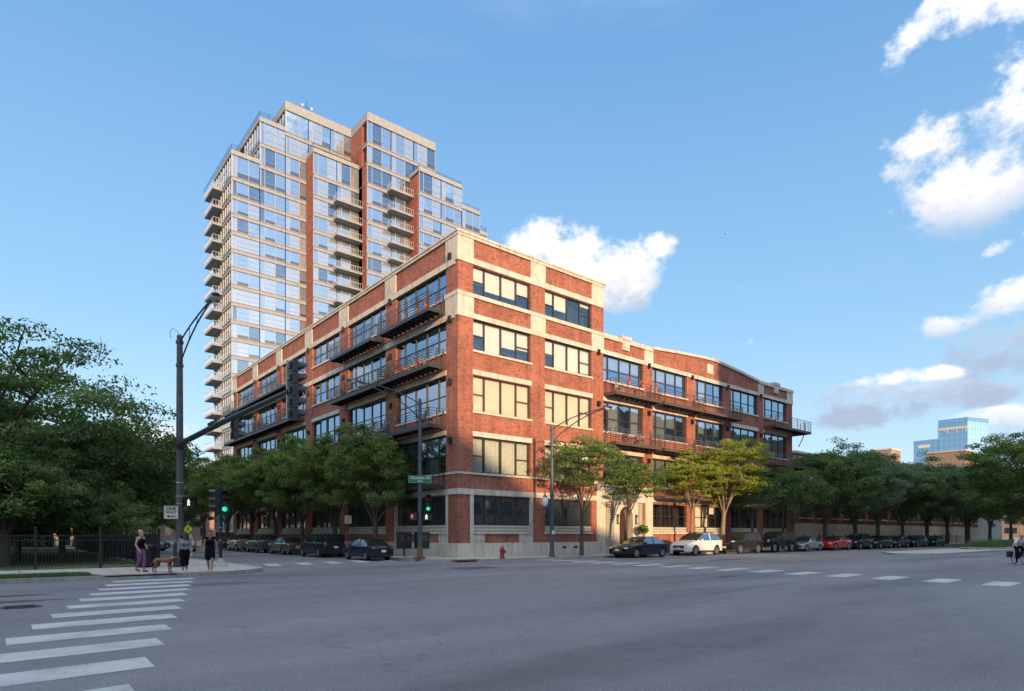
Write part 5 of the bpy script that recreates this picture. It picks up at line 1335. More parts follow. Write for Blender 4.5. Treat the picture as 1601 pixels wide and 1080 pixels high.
# acorn lantern bracketed on that pole
a = MB(); a.tube([(-.1,0,3.3),(-.62,-.02,3.3)],.03,6); a.lathe([(.05,2.9),(.12,3.0),(.07,3.1),(.13,3.25),(.16,3.4),(.13,3.45)],(-.66,-.02,0),12); a.lathe([(.14,4.05),(.17,4.08),(.06,4.22),(.02,4.4),(0,4.45)],(-.66,-.02,0),12)
ab = a.build('acorn_bracket', M['pole_b'], l2, smooth=50)
a = MB(); a.lathe([(.12,3.45),(.2,3.6),(.22,3.8),(.15,4.05)],(-.66,-.02,0),14); a.build('acorn_globe', M['lampglass'], ab, smooth=60)
m = MB(); m.box(-.13,.13,-.14,-.12,1.55,1.8); m.build('sticker', M['sign_white'], l2)
street_lamp('dark lamp post among the trees before the far bays of the loft',38.2,-2.6,6.8,(0,-1,0),2.4,.3,r=.1,mt='black')
street_lamp('black lamp post near the start of the planted median',96,-3.2,7.5,(0,-1,0),3.0,.3,r=.12,mt='black')
# hydrant
hy = empty('fire_hydrant',(1.35,-3.0,.15),.4,'red fire hydrant on the pavement in front of the brick corner bay','fire hydrant')
M['red_paint']=mat('red_hydrant_paint',(.22,.018,.014),.5,var=.25,vs=12)
m = MB(); m.lathe([(.2,0),(.2,.05),(.14,.07),(.13,.12),(.15,.14),(.135,.17),(.12,.5),(.16,.52),(.16,.56),(.13,.58)],n=16); m.build('barrel', M['red_paint'], hy, smooth=40)
m = MB(); m.lathe([(.145,.57),(.14,.64),(.09,.72),(.04,.75),(.04,.8),(0,.81)],n=16); m.build('bonnet', M['red_paint'], hy, smooth=40)
for d,r_ in (((1,0,0),.06),((-1,0,0),.06),((0,-1,0),.085)):
    m = MB(); dv=Vector(d); m.tube([dv*.1+z*.44,dv*.19+z*.44],r_,10); m.tube([dv*.19+z*.44,dv*.23+z*.44],r_*1.2,6); m.build('outlet_cap', M['red_paint'], hy)
# paper boxes on posts
def post_box(x,y,label):
    o = empty('post_box',(x,y,.15),-.2,label,'box','dark boxes on posts')
    m = MB(); m.box(-.42,.42,-.28,.28,.62,1.62); m.box(-.44,.44,-.3,.3,1.62,1.68); m.build('cabinet', M['black'], o)
    m = MB(); m.box(-.3,.3,-.295,-.28,1.1,1.5); m.build('window', M['glass_dark'], o)
    m = MB(); m.tube([(0,0,.06),(0,0,.62)],.07,8); m.build('post', M['pole'], o); m = MB(); m.lathe([(.16,0),(.14,.1),(.07,.14)],n=8); m.build('foot', M['kerb'], o)
    return o
post_box(-3.75+.6,1.55,'left one of two dark boxes on posts beside the corner lamp pole'); post_box(-2.3,.75,'right one of two dark boxes on posts, just left of the corner lamp pole')
# litter bin
bn = empty('litter_bin',(-18.1,-.6,.15),0,'large black slatted litter bin on the park pavement by the fence','litter bin')
m = MB(); m.lathe([(.36,.02),(.42,.1),(.43,.9),(.46,.95)],n=24)
m.build('bin_body', M['black'], bn, smooth=40)
m = MB()
for k in range(26): a=2*PI*k/26; m.obox((.445*math.cos(a),.445*math.sin(a),.5),(.012*math.cos(a),.012*math.sin(a),0),(-.03*math.sin(a),.03*math.cos(a),0),(0,0,.42))
m.build('slats', M['black'], bn)
m = MB(); m.lathe([(.2,.97),(.5,.95),(.53,1.0),(.5,1.06),(.46,1.07),(.25,1.05)],n=24); m.build('rim', M['black'], bn, smooth=40)
# parking sign by the side street
ps = empty('parking_sign',(-3.0,10.2,.15),0,'small white parking sign on a thin post above the dark van','sign')
m = MB(); m.tube([(0,0,0),(0,0,3.0)],.025,6); m.build('post', M['pole'], ps)
f2=cdir(-3,10.2); x2=Vector((0,0,1)).cross(f2).normalized(); m = MB(); m.obox(f2*.03+z*2.65,x2*.25,f2*.004,(0,0,.3)); m.build('sign_panel', M['sign_white'], ps)
m = MB()
for k in range(4): m.obox(f2*.036+z*(2.82-.11*k),x2*(.16-.02*(k%2)),f2*.001,(0,0,.02))
m.build('printed_lines', mat('faded_red_print',(.35,.1,.08),.6), ps)
# ------------------------------------------------------------------ cars (front points to local -X)
M['tyre'] = mat('tyre_rubber',(.015,.015,.016),.85); M['rim'] = mat('alloy_rim',(.38,.37,.35),.3,metal=.85)
M['carglass'] = glass_mat('car_glass',.2,transp=False,base=(.012,.014,.016),wav=0)
M['hl'] = mat('headlamp',(.5,.52,.52),.12,metal=.2); M['tl'] = mat('tail_lamp',(.45,.02,.015),.2); M['plate']=mat('number_plate',(.6,.6,.58),.5); M['trim']=mat('black_trim',(.02,.02,.02),.6); M['chrome']=mat('chrome',(.6,.6,.58),.15,metal=1)
PAINT = {}
def paint(n,c,metal=.3):
    if n not in PAINT: PAINT[n] = mat('paint_'+n,c,.3,metal=metal if sum(c)>.15 else 0,coat=1.0 if sum(c)>.15 else .3, spec=.5 if sum(c)>.15 else .3)
    return PAINT[n]
KIND = {
 'sedan': dict(L=4.85,W=1.84,H=1.45,wb=2.82,hood=.93,nose=.70,tail=.98,belt=.95,xa=-.95,xb=-.18,xc=.95,xd=1.72,wr=.335,fl=.2,tum=.74,axf=-1.45),
 'compact': dict(L=4.45,W=1.72,H=1.40,wb=2.6,hood=.90,nose=.68,tail=.95,belt=.92,xa=-.85,xb=-.15,xc=.8,xd=1.5,wr=.30,fl=.2,tum=.74,axf=-1.33),
 'coupe': dict(L=5.0,W=1.92,H=1.45,wb=2.95,hood=1.0,nose=.78,tail=1.08,belt=1.03,xa=-.55,xb=.15,xc=.95,xd=1.75,wr=.36,fl=.2,tum=.72,axf=-1.6),
 'suv': dict(L=4.55,W=1.85,H=1.69,wb=2.7,hood=1.10,nose=.85,tail=1.15,belt=1.10,xa=-1.12,xb=-.25,xc=1.2,xd=2.12,wr=.36,fl=.25,tum=.76,axf=-1.42),
 'jeep': dict(L=4.6,W=1.84,H=1.74,wb=2.7,hood=1.12,nose=1.05,tail=1.15,belt=1.12,xa=-.75,xb=-.3,xc=1.85,xd=2.15,wr=.39,fl=.33,tum=.80,axf=-1.4),
 'van': dict(L=5.05,W=1.95,H=1.74,wb=3.0,hood=1.08,nose=.82,tail=1.1,belt=1.08,xa=-1.5,xb=-.6,xc=2.05,xd=2.42,wr=.36,fl=.23,tum=.8,axf=-1.6),
 'wrangler': dict(L=4.6,W=1.6,H=1.82,wb=2.95,hood=1.22,nose=1.18,tail=1.2,belt=1.2,xa=-.62,xb=-.42,xc=2.1,xd=2.2,wr=.43,fl=.48,tum=.93,axf=-1.55),
}
def lerp(a,b,t): return a+(b-a)*t
def car(kind, name, col, label, x, y, rz, group, front=True, plate=True, roofrails=False, metal=.3, s=1.0):
    K = KIND[kind]; L,W,H = K['L'],K['W'],K['H']; hw=W/2; xf=-L/2; xr=L/2
    root = empty(name,(x,y,0.005),rz,label,'car',group); root.scale=(s,s,s)
    pm = paint(col[0],col[1],metal)
    axf = K['axf']; axr = axf+K['wb']; ar = K['wr']+.06
    xs = set([xf,xf+.08,xf+.3,xf+.6,K['xa'],K['xa']+.04,K['xb'],K['xc'],K['xd']-.04,K['xd'],xr-.3,xr-.08,xr,(K['xa']+K['xb'])/2,(K['xc']+K['xd'])/2,(K['xb']+K['xc'])/2-.04,(K['xb']+K['xc'])/2+.06])
    for ax in (axf,axr):
        for t in (-1.001,-1,-.93,-.75,-.45,0,.45,.75,.93,1,1.001): xs.add(ax+ar*t)
    xs = sorted(v for v in xs if xf <= v <= xr)
    xx=[xs[0]]
    for v in xs[1:]:
        if v-xx[-1] > .0006: xx.append(v)
    xs = xx
    wr_z = K['wr']
    def top(x):
        pts = [(xf,K['nose']-.14),(xf+.08,K['nose']),(xf+.6,lerp(K['nose'],K['hood'],.65)),(K['xa'],K['hood']+.02),((K['xa']+K['xb'])/2,lerp(K['hood'],H,.56)),(K['xb'],H-.05),((K['xb']+K['xc'])/2,H),(K['xc'],H-.04),((K['xc']+K['xd'])/2,lerp(H-.04,K['tail'],.46)),(K['xd'],K['tail']+.02),(xr-.08,K['tail']-.04),(xr,K['tail']-.16)]
        for (a,za),(b,zb) in zip(pts[:-1],pts[1:]):
            if a <= x <= b: return lerp(za,zb,(x-a)/max(1e-6,b-a))
        return pts[-1][1]
    def halfw(x):
        t = abs(x)/(L/2); k = 1-.16*max(0,(t-.72)/.28)**2.0-.05*max(0,(t-.3)/.7)**2
        if kind == 'wrangler': k = 1-.02*t
        return hw*k
    rows = []
    for x_ in xs:
        w = halfw(x_); zt = top(x_); fl = K['fl']; zs = fl+.06
        if x_ < xf+.25 or x_ > xr-.25: fl_ = fl+.05
        else: fl_ = fl
        inar = False
        for ax in (axf,axr):
            dx = abs(x_-ax)
            if dx <= ar: zs = max(zs, wr_z+math.sqrt(max(0,ar*ar-dx*dx))); inar = dx < ar*.9995
        belt = min(K['belt'] if K['xa']-.3 < x_ < K['xd']+.3 else zt-.03, zt-.03) if not (K['xa'] < x_ < K['xd']) else K['belt']
        belt = min(belt, zt-.012)
        zm = max(.58, min(zs+.03, belt-.08)); zs = min(zs, belt-.12)
        cab = K['xa'] < x_ < K['xd']
        wt = hw*K['tum'] if cab else w*.86
        if cab: 
            tt = (zt-belt)/(H-belt); wt = lerp(w*.9, hw*K['tum'], max(0,min(1,tt)))
        else: wt = w*.86
        z6 = belt+(zt-belt)*(.93 if cab else .5)
        rows.append([(0,fl_),(w*.66,fl_),(w*.66,zs),(w*.965,zs),(w,zm),(w*.99,belt-.05),(w*.945,belt),(wt,z6),(wt*.82,zt),(0,zt+.012)])
    n = 10; V=[]; 
    for x_,r in zip(xs,rows):
        V += [(x_,p[0],p[1]) for p in r]+[(x_,-p[0],p[1]) for p in r]
    body = MB(); gl = MB(); 
    def seg_kind(i,j):
        a,b = xs[i],xs[i+1]; mid=(a+b)/2
        if j == 6 and K['xa']+.3*(K['xb']-K['xa']) < mid < K['xd']-.18*(K['xd']-K['xc'])-.02:
            pil = (K['xb']+K['xc'])/2+.01
            if abs(mid-pil) < .055: return 'b'
            if kind in ('suv','jeep','van','wrangler') and mid > K['xd']-.16: return 'b'
            if b-a < .045 and kind!='x': return 'g'
            return 'g'
        if j in (7,8) and ((K['xa'] < mid < K['xb']-.02) or (K['xc']+.02 < mid < K['xd'])): return 'g' if j==8 or (j==7) else 'b'
        return 'b'
    for side in (0,1):
        o = side*n
        for i in range(len(xs)-1):
            for j in range(n-1):
                q = [V[i*2*n+o+j],V[(i+1)*2*n+o+j],V[(i+1)*2*n+o+j+1],V[i*2*n+o+j+1]]
                if side: q = q[::-1]
                if j in (0,1): body.add(q,[(0,1,2,3)],1)
                elif seg_kind(i,j) == 'g': gl.add(q,[(0,1,2,3)])
                else: body.add(q,[(0,1,2,3)],1 if (j == 2) else 0)
    for idx,flip in ((0,1),(len(xs)-1,0)):
        P = [V[idx*2*n+j] for j in range(n)]+[V[idx*2*n+n+j] for j in range(n-1,-1,-1)]
        body.add(P[::-1] if flip else P,[tuple(range(len(P)))],0)
    body.build('body',[pm,M['trim']],root,smooth=32)
    gl.build('windows',M['carglass'],root,smooth=32)
    # roof edge / pillars trim
    for ax in (axf,axr):
        for sd in (-1,1):
            y0 = sd*(hw-.03); wh = MB(); R=wr_z; yi = y0-sd*.2
            wh.lathe([(R*.62,yi),(R*.93,yi),(R,yi+sd*.03),(R,y0-sd*.03),(R*.93,y0),(R*.66,y0),(R*.64,y0-sd*.03)],(ax,0,R),24,axis='y')
            w_o = wh.build('wheel',M['tyre'],root,smooth=35)
            rm = MB(); rm.lathe([(R*.66,y0-sd*.005),(R*.6,y0-sd*.02),(R*.56,y0-sd*.07),(0.01,y0-sd*.07)],(ax,0,R),20,axis='y'); nsp = 5 if kind!='jeep' else 8
            for k in range(nsp*2 if kind in('suv','sedan') else nsp):
                a = 2*PI*k/(nsp*2 if kind in('suv','sedan') else nsp)+.2; d = Vector((math.cos(a),0,math.sin(a))); t_=Vector((-math.sin(a),0,math.cos(a)))
                rm.obox(Vector((ax,y0-sd*.03,R))+d*R*.32, d*R*.3, Vector((0,.02,0)), t_*.028)
            rm.lathe([(.05,y0-sd*.05),(.05,y0-sd*.005),(.0,y0)],(ax,0,R),8,axis='y')
            rm.build('rim',M['rim'],w_o,smooth=35)
    # lamps, grille, plates, mirrors
    def bits(nm,mt,boxes,par=root):
        m = MB(); 
        for b in boxes: m.box(*b)
        return m.build(nm,mt,par)
    zl = K['nose']-.06; w_f = halfw(xf+.12)
    if kind == 'wrangler':
        bits('grille',M['trim'],[(xf-.02,xf+.0,-.42+k*.12,-.36+k*.12,.85,1.12) for k in range(7)])
        for sd in (-1,1):
            m = MB(); m.lathe([(.0,xf-.03),(.1,xf-.03),(.12,xf)],(0,sd*.55,1.0),14,axis='x'); m.build('headlight',M['hl'],root)
            for ax in (axf,axr): bits('fender',M['trim'],[(ax-.58,ax+.58,sd*(hw-.02),sd*(hw+.17),K['wr']*2+.04,K['wr']*2+.11),(ax-.64,ax-.54,sd*(hw-.02),sd*(hw+.17),.62,K['wr']*2+.05)])
        bits('bumper',M['trim'],[(xf-.25,xf,-.75,.75,.5,.68)]); bits('bumper',M['trim'],[(xr,xr+.2,-.75,.75,.5,.68)])
        bits('spare_wheel',M['tyre'],[(xr,xr+.18,-.35,.35,.75,1.4)])
    else:
        gz0,gz1 = (K['nose']-.3,K['nose']-.1)
        gg = MB(); gg.box(xf-.015,xf+.1,-w_f*.58,w_f*.58,gz0,gz1); gr_=gg.build('grille',M['trim'],root)
        if kind == 'jeep':
            for k in range(7): bits('grille_slot',M['chrome'],[(xf-.03,xf-.01,-.42+k*.13,-.37+k*.13,gz0+.02,gz1)],gr_)
        else:
            for k in range(3): bits('grille_bar',M['chrome'],[(xf-.02,xf-.012,-w_f*.55,w_f*.55,gz0+.03+k*.06,gz0+.042+k*.06)],gr_)
        bits('lower_intake',M['trim'],[(xf-.012,xf+.1,-w_f*.62,w_f*.62,.3,.42)])
        for sd in (-1,1):
            m = MB(); c=Vector((xf+.16,sd*w_f*.80,zl)); Mr=Matrix.Rotation(sd*-.5,3,'Z')
            m.ball(c,.1,(.16,.17,.075),n=12,k=7,M=Mr); m.build('headlight',M['hl'],root,smooth=80)
            m = MB(); m.ball((xf+.1,sd*w_f*.78,.42),.06,(.06,.09,.05),n=8,k=5); m.build('fog_light',M['hl'],root)
            m = MB(); w_r = halfw(xr-.12); tz = K['tail']-.17 
            if kind in ('suv','van','jeep'): m.ball((xr-.1,sd*w_r*.9,tz+.02),.1,(.11,.11,.18),n=12,k=7)
            else: m.ball((xr-.12,sd*w_r*.82,tz),.1,(.14,.2,.085),n=12,k=7)
            m.build('taillight',M['tl'],root,smooth=80)
        bits('rear_bumper_trim',M['trim'],[(xr-.06,xr+.012,-hw*.7,hw*.7,.3,.4)])
    bits('number_plate',M['plate'],[(xf-.03 if kind!='wrangler' else xf-.27,xf-.018 if kind!='wrangler' else xf-.25,-.155,.155,.47,.62)])
    bits('number_plate',M['plate'],[(xr+.002,xr+.014,-.155,.155,K['tail']-.42,K['tail']-.27)])
    for sd in (-1,1):
        m = MB(); mx_=K['xa']+.28; m.ball((mx_,sd*(hw+.1),K['belt']+.06),.1,(.07,.11,.07),n=10,k=6); m.tube([(mx_,sd*(hw-.12),K['belt']),(mx_,sd*(hw+.05),K['belt']+.03)],.025,5); m.build('mirror',pm,root,smooth=60)
        yy = sd*(hw+.002)
        dm = (K['xb']+K['xc'])/2
        hd = MB()
        for hx in ((dm-.22,),(dm+.75,)) if kind!='coupe' else ((dm-.1,),): hd.box(hx[0],hx[0]+.16,sd*(hw*.985),sd*(hw+.022),K['belt']-.17,K['belt']-.14)
        hd.build('door_handle',pm if kind!='jeep' else M['chrome'],root)
        sl = MB(); sl.box(axf+ar+.02,axr-ar-.02,sd*(hw*.95),sd*(hw+.004),K['fl']+.03,K['fl']+.13); sl.build('sill_trim',M['trim'] ,root)
        for sx in sorted({round(dm,3), round(K['xa']+.12,3)} | ({round(dm+.92,3)} if kind != 'coupe' else set())):
            sm = MB(); sm.box(sx-.006,sx+.006,sd*(hw*.9),sd*(hw+.0015),K['fl']+.2,K['belt']-.06); sm.build('door_seam',M['trim'],root)
        if roofrails: bits('roof_rail',M['chrome'] if kind!='jeep' else M['trim'],[(K['xb']+.1,K['xc']+.1,sd*hw*.66-.02,sd*hw*.66+.02,H-.0,H+.05)])
    return root
RG2='cars parked along the loft on the avenue'
car('sedan','parked_car',('midnight',(.012,.016,.028)),'dark blue sedan parked nearest the corner, before the arched entrance',13.15,-4.55,0,RG2,s=1.06)
car('suv','parked_car',('white',(.62,.61,.58)),'white compact SUV parked between the dark sedan and the black off-roader',20.3,-4.55,0,RG2,roofrails=True,metal=0,s=1.08)
car('jeep','parked_car',('black',(.012,.012,.012)),'black boxy off-roader with bright vertical grille slots behind the white SUV',26.9,-4.5,0,RG2,roofrails=True,s=1.08)
car('wrangler','parked_car',('black2',(.01,.013,.016)),'tall black upright four-by-four with flared fenders, before the silver sedan',33.2,-4.45,0,RG2,s=1.08)
car('compact','parked_car',('silver',(.36,.40,.44)),'silver blue sedan parked just left of the red coupe',39.0,-4.5,0,RG2,metal=.6,s=1.04)
car('coupe','parked_car',('red',(.48,.012,.01)),'bright red muscle coupe in the avenue row',45.4,-4.5,0,RG2,metal=0,s=1.05)
car('suv','parked_car',('ink',(.014,.017,.024)),'dark crossover just right of the red coupe',51.6,-4.45,0,RG2,s=1.05)
for i,(xx_,lab) in enumerate([(57.4,'dark sedan first after the dark crossover'),(63.2,'dark sedan second after the dark crossover'),(69.5,'dark sedan third after the dark crossover'),(76.8,'last dark sedan of the visible avenue row')]):
    car(['sedan','compact','sedan','compact'][i],'parked_car',('ink',(.014,.017,.024)),lab,xx_,-4.4,0,RG2,s=1.08)
LG='cars parked along the side street'
SX=-4.45
car('compact','parked_car',('navy',(.010,.014,.030)),'dark navy sedan seen from behind, nearest the corner on the side street',SX,4.1,-PI/2,LG,s=1.02)
car('van','parked_car',('darkvan',(.012,.014,.020)),'tall dark van with red tail lamps on the side street',SX,11.6,-PI/2,LG)
car('sedan','parked_car',('beige',(.17,.15,.12)),'beige brown sedan ahead of the dark van on the side street',SX,19.0,-PI/2,LG,metal=.6)
car('suv','parked_car',('teal',(.07,.11,.12)),'grey green hatchback fourth from the corner on the side street',SX,25.6,-PI/2,LG,metal=.5)
car('suv','parked_car',('sage',(.20,.24,.24)),'pale grey SUV fifth from the corner on the side street',SX,31.8,-PI/2,LG,metal=.5)
car('compact','parked_car',('darkblue',(.02,.04,.09)),'dark blue car sixth from the corner on the side street',SX,38,-PI/2,LG)
car('sedan','parked_car',('taxi',(.42,.33,.03)),'yellow and black taxi seen between the two right-hand pedestrians',-9.2,33.5,PI/2-.25,'cars driving on the side street',metal=0)
car('suv','parked_car',('skyblue',(.07,.17,.26)),'blue hatchback far up the side street, right of the woman with the dog',-12.2,37,PI/2+.9,'cars driving on the side street')
car('compact','parked_car',('skyblue2',(.09,.14,.2)),'blue grey car half hidden behind the blue hatchback',-13.4,44,PI/2+.6,'cars driving on the side street')
FG='far cars beyond the median'
for i,(xx_,yy_,c,lab,kd) in enumerate([(112,-9.5,('white',(.62,.61,.58)),'white car far down the avenue beyond the median shrubs, left one','sedan'),(120,-7.5,('skyblue2',(.09,.14,.2)),'blue car far down the avenue among the white ones','sedan'),(126,-10.5,('white',(.62,.61,.58)),'white SUV far down the avenue, right one','suv'),(140,-8.5,('white',(.62,.61,.58)),'farthest white car on the avenue','suv')]):
    car(kd,'distant_car',c,lab,xx_,yy_,0,FG)

# ------------------------------------------------------------------ people, dog, cyclist
M['skin1']=mat('fair_skin',(.46,.25,.17),.55); M['skin2']=mat('brown_skin',(.24,.12,.075),.55); M['skin3']=mat('tan_skin',(.34,.17,.11),.55)
M['blonde']=mat('blonde_hair',(.33,.2,.09),.6,var=.3,vs=40); M['darkhair']=mat('dark_hair',(.012,.009,.008),.5,var=.3,vs=40)
M['blacktop']=mat('black_fabric',(.007,.007,.010),.95,spec=.08); M['purple']=mat('purple_patterned_leggings',(.19,.065,.15),.8,var=.6,vs=28); M['greytop']=mat('grey_heather_fabric',(.19,.185,.18),.9,var=.25,vs=35)
M['shoe']=mat('dark_shoe',(.02,.022,.03),.6); M['shoe_w']=mat('white_shoe',(.5,.5,.5),.5); M['orange']=mat('orange_sandal',(.75,.22,.10),.5); M['eye']=mat('eye',(.02,.015,.012),.3); M['lip']=mat('lips',(.30,.08,.07),.5)
def remesh(o, vox=.011, sm=6):
    r = o.modifiers.new('r','REMESH'); r.mode='VOXEL'; r.voxel_size=vox; r.use_smooth_shade=True
    s_ = o.modifiers.new('s','SMOOTH'); s_.factor=.5; s_.iterations=sm
    return o
def limb(m,pts,rs,n=12):
    for (a,b,r0,r1) in zip(pts[:-1],pts[1:],rs[:-1],rs[1:]): m.cap(a,b,r0,r1,n)
def hand(m,wrist,d,palmn,curl=.5,s=1.0,side=1):
    """wrist point, direction of the hand, palm normal"""
    w=Vector(wrist); d=Vector(d).normalized(); pn=Vector(palmn); pn=(pn-d*pn.dot(d)).normalized(); x=d.cross(pn).normalized()*side
    m.cap(w,w+d*.05*s,.022*s,.03*s,8); 
    for q in (-.024,0,.024): m.cap(w+d*.02*s+x*q*s*.7,w+d*.085*s+x*q*s,.016*s,.015*s,8)
    for k,(q,l) in enumerate(((-.033,.062),(-.011,.074),(.011,.07),(.032,.055))):
        b=w+d*.09*s+x*q*s; c=curl*(1+.08*k)
        p1=b+(d*math.cos(c*.6)+pn*math.sin(c*.6))*l*.5*s; p2=p1+(d*math.cos(c*1.5)+pn*math.sin(c*1.5))*l*.32*s; p3=p2+(d*math.cos(c*2.3)+pn*math.sin(c*2.3))*l*.25*s
        limb(m,[b,p1,p2,p3],[.0105*s,.0095*s,.0088*s,.008*s],7)
    t0=w+d*.03*s-x*.03*s; t1=t0+(d*.6-x*.7+pn*.35)*.04*s; t2=t1+(d*.85-x*.25+pn*.4)*.032*s
    limb(m,[t0,t1,t2],[.014*s,.0115*s,.0095*s],7)
def head_geo(m,c,f,s=1.0):
    """c centre of the head, f facing"""
    f=Vector(f).normalized(); x=Vector((0,0,1)).cross(f).normalized(); u=f.cross(x)*-1; u=Vector((0,0,1)) if u.z<0 else u
    R=Matrix((f,x,u)).transposed(); c=Vector(c)
    m.ball(c+u*.02*s,.1,(.097*s,.077*s,.098*s),M=R,n=16,k=12)
    m.ball(c+f*.028*s-u*.055*s,.07,(.062*s,.056*s,.062*s),M=R)
    m.ball(c+f*.055*s-u*.088*s,.03,(.026*s,.03*s,.024*s),M=R)
    m.cap(c+f*.088*s+u*.012*s,c+f*.108*s-u*.025*s,.009*s,.014*s,8)
    for sd in (-1,1): m.ball(c+x*sd*.078*s-u*.012*s-f*.005,.03,(.018*s,.009*s,.03*s),M=R,n=8,k=6)
    return R,x,u
def face_bits(parent,c,f,R,x,u,s=1.0,off=Vector((0,0,0))):
    f=Vector(f).normalized(); c=Vector(c)
    e=MB()
    for sd in (-1,1): e.ball(c+f*.086*s+x*sd*.031*s+u*.008*s,.011*s,n=8,k=6); e.cap(c+f*.09*s+x*sd*.016*s+u*.031*s,c+f*.08*s+x*sd*.046*s+u*.030*s,.004*s,.003*s,6)
    e.build('eyes',M['eye'],parent)
    l=MB(); l.cap(c+f*.088*s-x*.02*s-u*.055*s,c+f*.088*s+x*.02*s-u*.055*s,.007*s,.007*s,6); l.build('lips',M['lip'],parent)
def P3(f,x,z):
    """local: forward, left, up -> vector (figure faces -Y... set per person by rz)"""
    return Vector((f,x,z))
def woman(label,loc,rz,H,skin,pose,build):
    o = empty('person',loc,rz,label,'person'); s=H/1.66
    def S(p): return Vector(p)*s
    J={k:S(v) for k,v in pose.items()}
    b=MB()
    # torso (front = +X local)
    pel=J['pelvis']; ch=J['chest']; nk=J['neck']; hd=J['head']
    y=Vector((0,1,0)); w=build.get('w',1.0)*s
    for sd in (-1,1):
        b.cap(pel+y*sd*.075*w+Vector((0,0,-.01)),pel+y*sd*.06*w+Vector((0,0,.1*s)),.098*w,.085*w)
        b.cap(pel+y*sd*.05*w+Vector((0,0,.12*s)),ch+y*sd*.07*w,.075*w,.088*w)
        b.cap(ch+y*sd*.07*w,ch+y*sd*.085*w+Vector((0,0,.1*s)),.082*w,.06*w)
        b.ball(ch+y*sd*.07*w+Vector((.075*w,0,.0)),.07*w)
        b.cap(nk+Vector((0,0,-.03*s)),J['sh_l' if sd>0 else 'sh_r'],.045*s,.047*s)
    b.cap(nk+Vector((0,0,-.05*s)),hd+Vector((-.01,0,-.07*s)),.048*s,.043*s)
    for sd in 'lr':
        limb(b,[J['sh_'+sd],J['el_'+sd],J['wr_'+sd]],[.045*w,.036*w,.024*s])
        hand(b,J['wr_'+sd],(J['wr_'+sd]-J['el_'+sd]),pose_n.get(sd,(0,(-1 if sd=='l' else 1),0)),.55,s*.95,1 if sd=='l' else -1)
        limb(b,[J['hp_'+sd],J['kn_'+sd]],[.088*w,.056*w]); 
        calf=J['kn_'+sd].lerp(J['an_'+sd],.3)+Vector((-.012*s,0,0)); limb(b,[J['kn_'+sd],calf,J['an_'+sd]],[.052*w,.055*w,.034*s])
        an=J['an_'+sd]; ft=J['ft_'+sd]; limb(b,[an+Vector((-.02*s,0,-.035*s)),an.lerp(ft,.55)+Vector((0,0,-.0)),ft],[.035*s,.034*s,.026*s])
    f=Vector(build.get('look',(1,0,0))).normalized()
    R,x,u=head_geo(b,hd,f,s)
    bo=b.build('body',M[skin],o); remesh(bo)
    face_bits(o,hd,f,R,x,u,s)
    return o,J,s,w,(f,R,x,u)
def garment(o,name,mt,fn,vox=.012,sm=5):
    m=MB(); fn(m); g=m.build(name,mt,o); remesh(g,vox,sm); return g
def torso_g(m,J,s,w,z0,grow,sleeves=0,straps=False):
    pel=J['pelvis']; ch=J['chest']; y=Vector((0,1,0)); g=grow
    for sd in (-1,1):
        m.cap(pel+y*sd*.068*w+Vector((0,0,z0*s)),pel+y*sd*.058*w+Vector((0,0,.1*s)),.1*w+g,.088*w+g)
        m.cap(pel+y*sd*.05*w+Vector((0,0,.12*s)),ch+y*sd*.07*w,.077*w+g,.09*w+g)
        m.cap(ch+y*sd*.06*w,ch+y*sd*.06*w+Vector((0,0,.05*s)),.088*w+g,.07*w+g)
        m.ball(ch+y*sd*.07*w+Vector((.078*w,0,0)),.072*w+g)
        if straps: m.cap(ch+y*sd*.07*w+Vector((.05*s,0,.05*s)),J['neck']+y*sd*.065*w+Vector((0,0,-.03*s)),.012,.012); m.cap(ch+y*sd*.07*w+Vector((-.07*s,0,.04*s)),J['neck']+y*sd*.065*w+Vector((0,0,-.03*s)),.012,.012)
        else: m.cap(J['neck']+y*sd*.06*w+Vector((0,0,-.055*s)),J['sh_l' if sd>0 else 'sh_r'],.05*s+g,.05*s+g); m.cap(ch+y*sd*.06*w+Vector((0,0,.05*s)),J['neck']+y*sd*.07*w+Vector((0,0,-.06*s)),.08*w+g,.055*s+g)
    if sleeves:
        for k in 'lr': 
            limb(m,[J['sh_'+k],J['el_'+k],J['el_'+k].lerp(J['wr_'+k],sleeves-1)],[.05*w+g,.042*w+g,.034*s+g])
def walk_pose(step=.18,arm=.1,lead='l',armspread=.22,head_z=1.56):
    a=1 if lead=='l' else -1
    return {'pelvis':(0,0,.93),'chest':(.01,0,1.23),'neck':(0,0,1.42),'head':(.02,0,head_z-.005),
     'sh_l':(0,.155,1.37),'sh_r':(0,-.155,1.37),
     'el_l':(-.03-arm*a*.6,armspread-.005,1.09),'el_r':(-.03+arm*a*.6,-armspread+.005,1.09),
     'wr_l':(.03-arm*a,armspread+.02,.86),'wr_r':(.03+arm*a,-armspread-.02,.86),
     'hp_l':(0,.085,.88),'hp_r':(0,-.085,.88),
     'kn_l':(.03+step*a*.55,.085,.49),'kn_r':(.05-step*a*.3,-.085,.49),
     'an_l':(step*a*1.0 if a>0 else step*a*1.25,.07,.085 if a>0 else .14),'an_r':(-step*a*1.25 if a>0 else -step*a,-.07,.14 if a>0 else .085),
     'ft_l':(step*a+.14 if a>0 else step*a*1.25+.13,.08,.03 if a>0 else .045),'ft_r':(-step*a*1.25+.13 if a>0 else -step*a+.14,-.08,.045 if a>0 else .03)}
pose_n = {}
def shoes(o,J,s,mt,name='shoe',r=.042):
    for k in 'lr':
        m=MB(); an=J['an_'+k]; ft=J['ft_'+k]; limb(m,[an+Vector((-.025*s,0,-.045*s)),an.lerp(ft,.55)+Vector((0,0,-.012*s)),ft+Vector((.01,0,0))],[r*s,r*s,.034*s]); g=m.build(name,mt,o); remesh(g,.009,3)
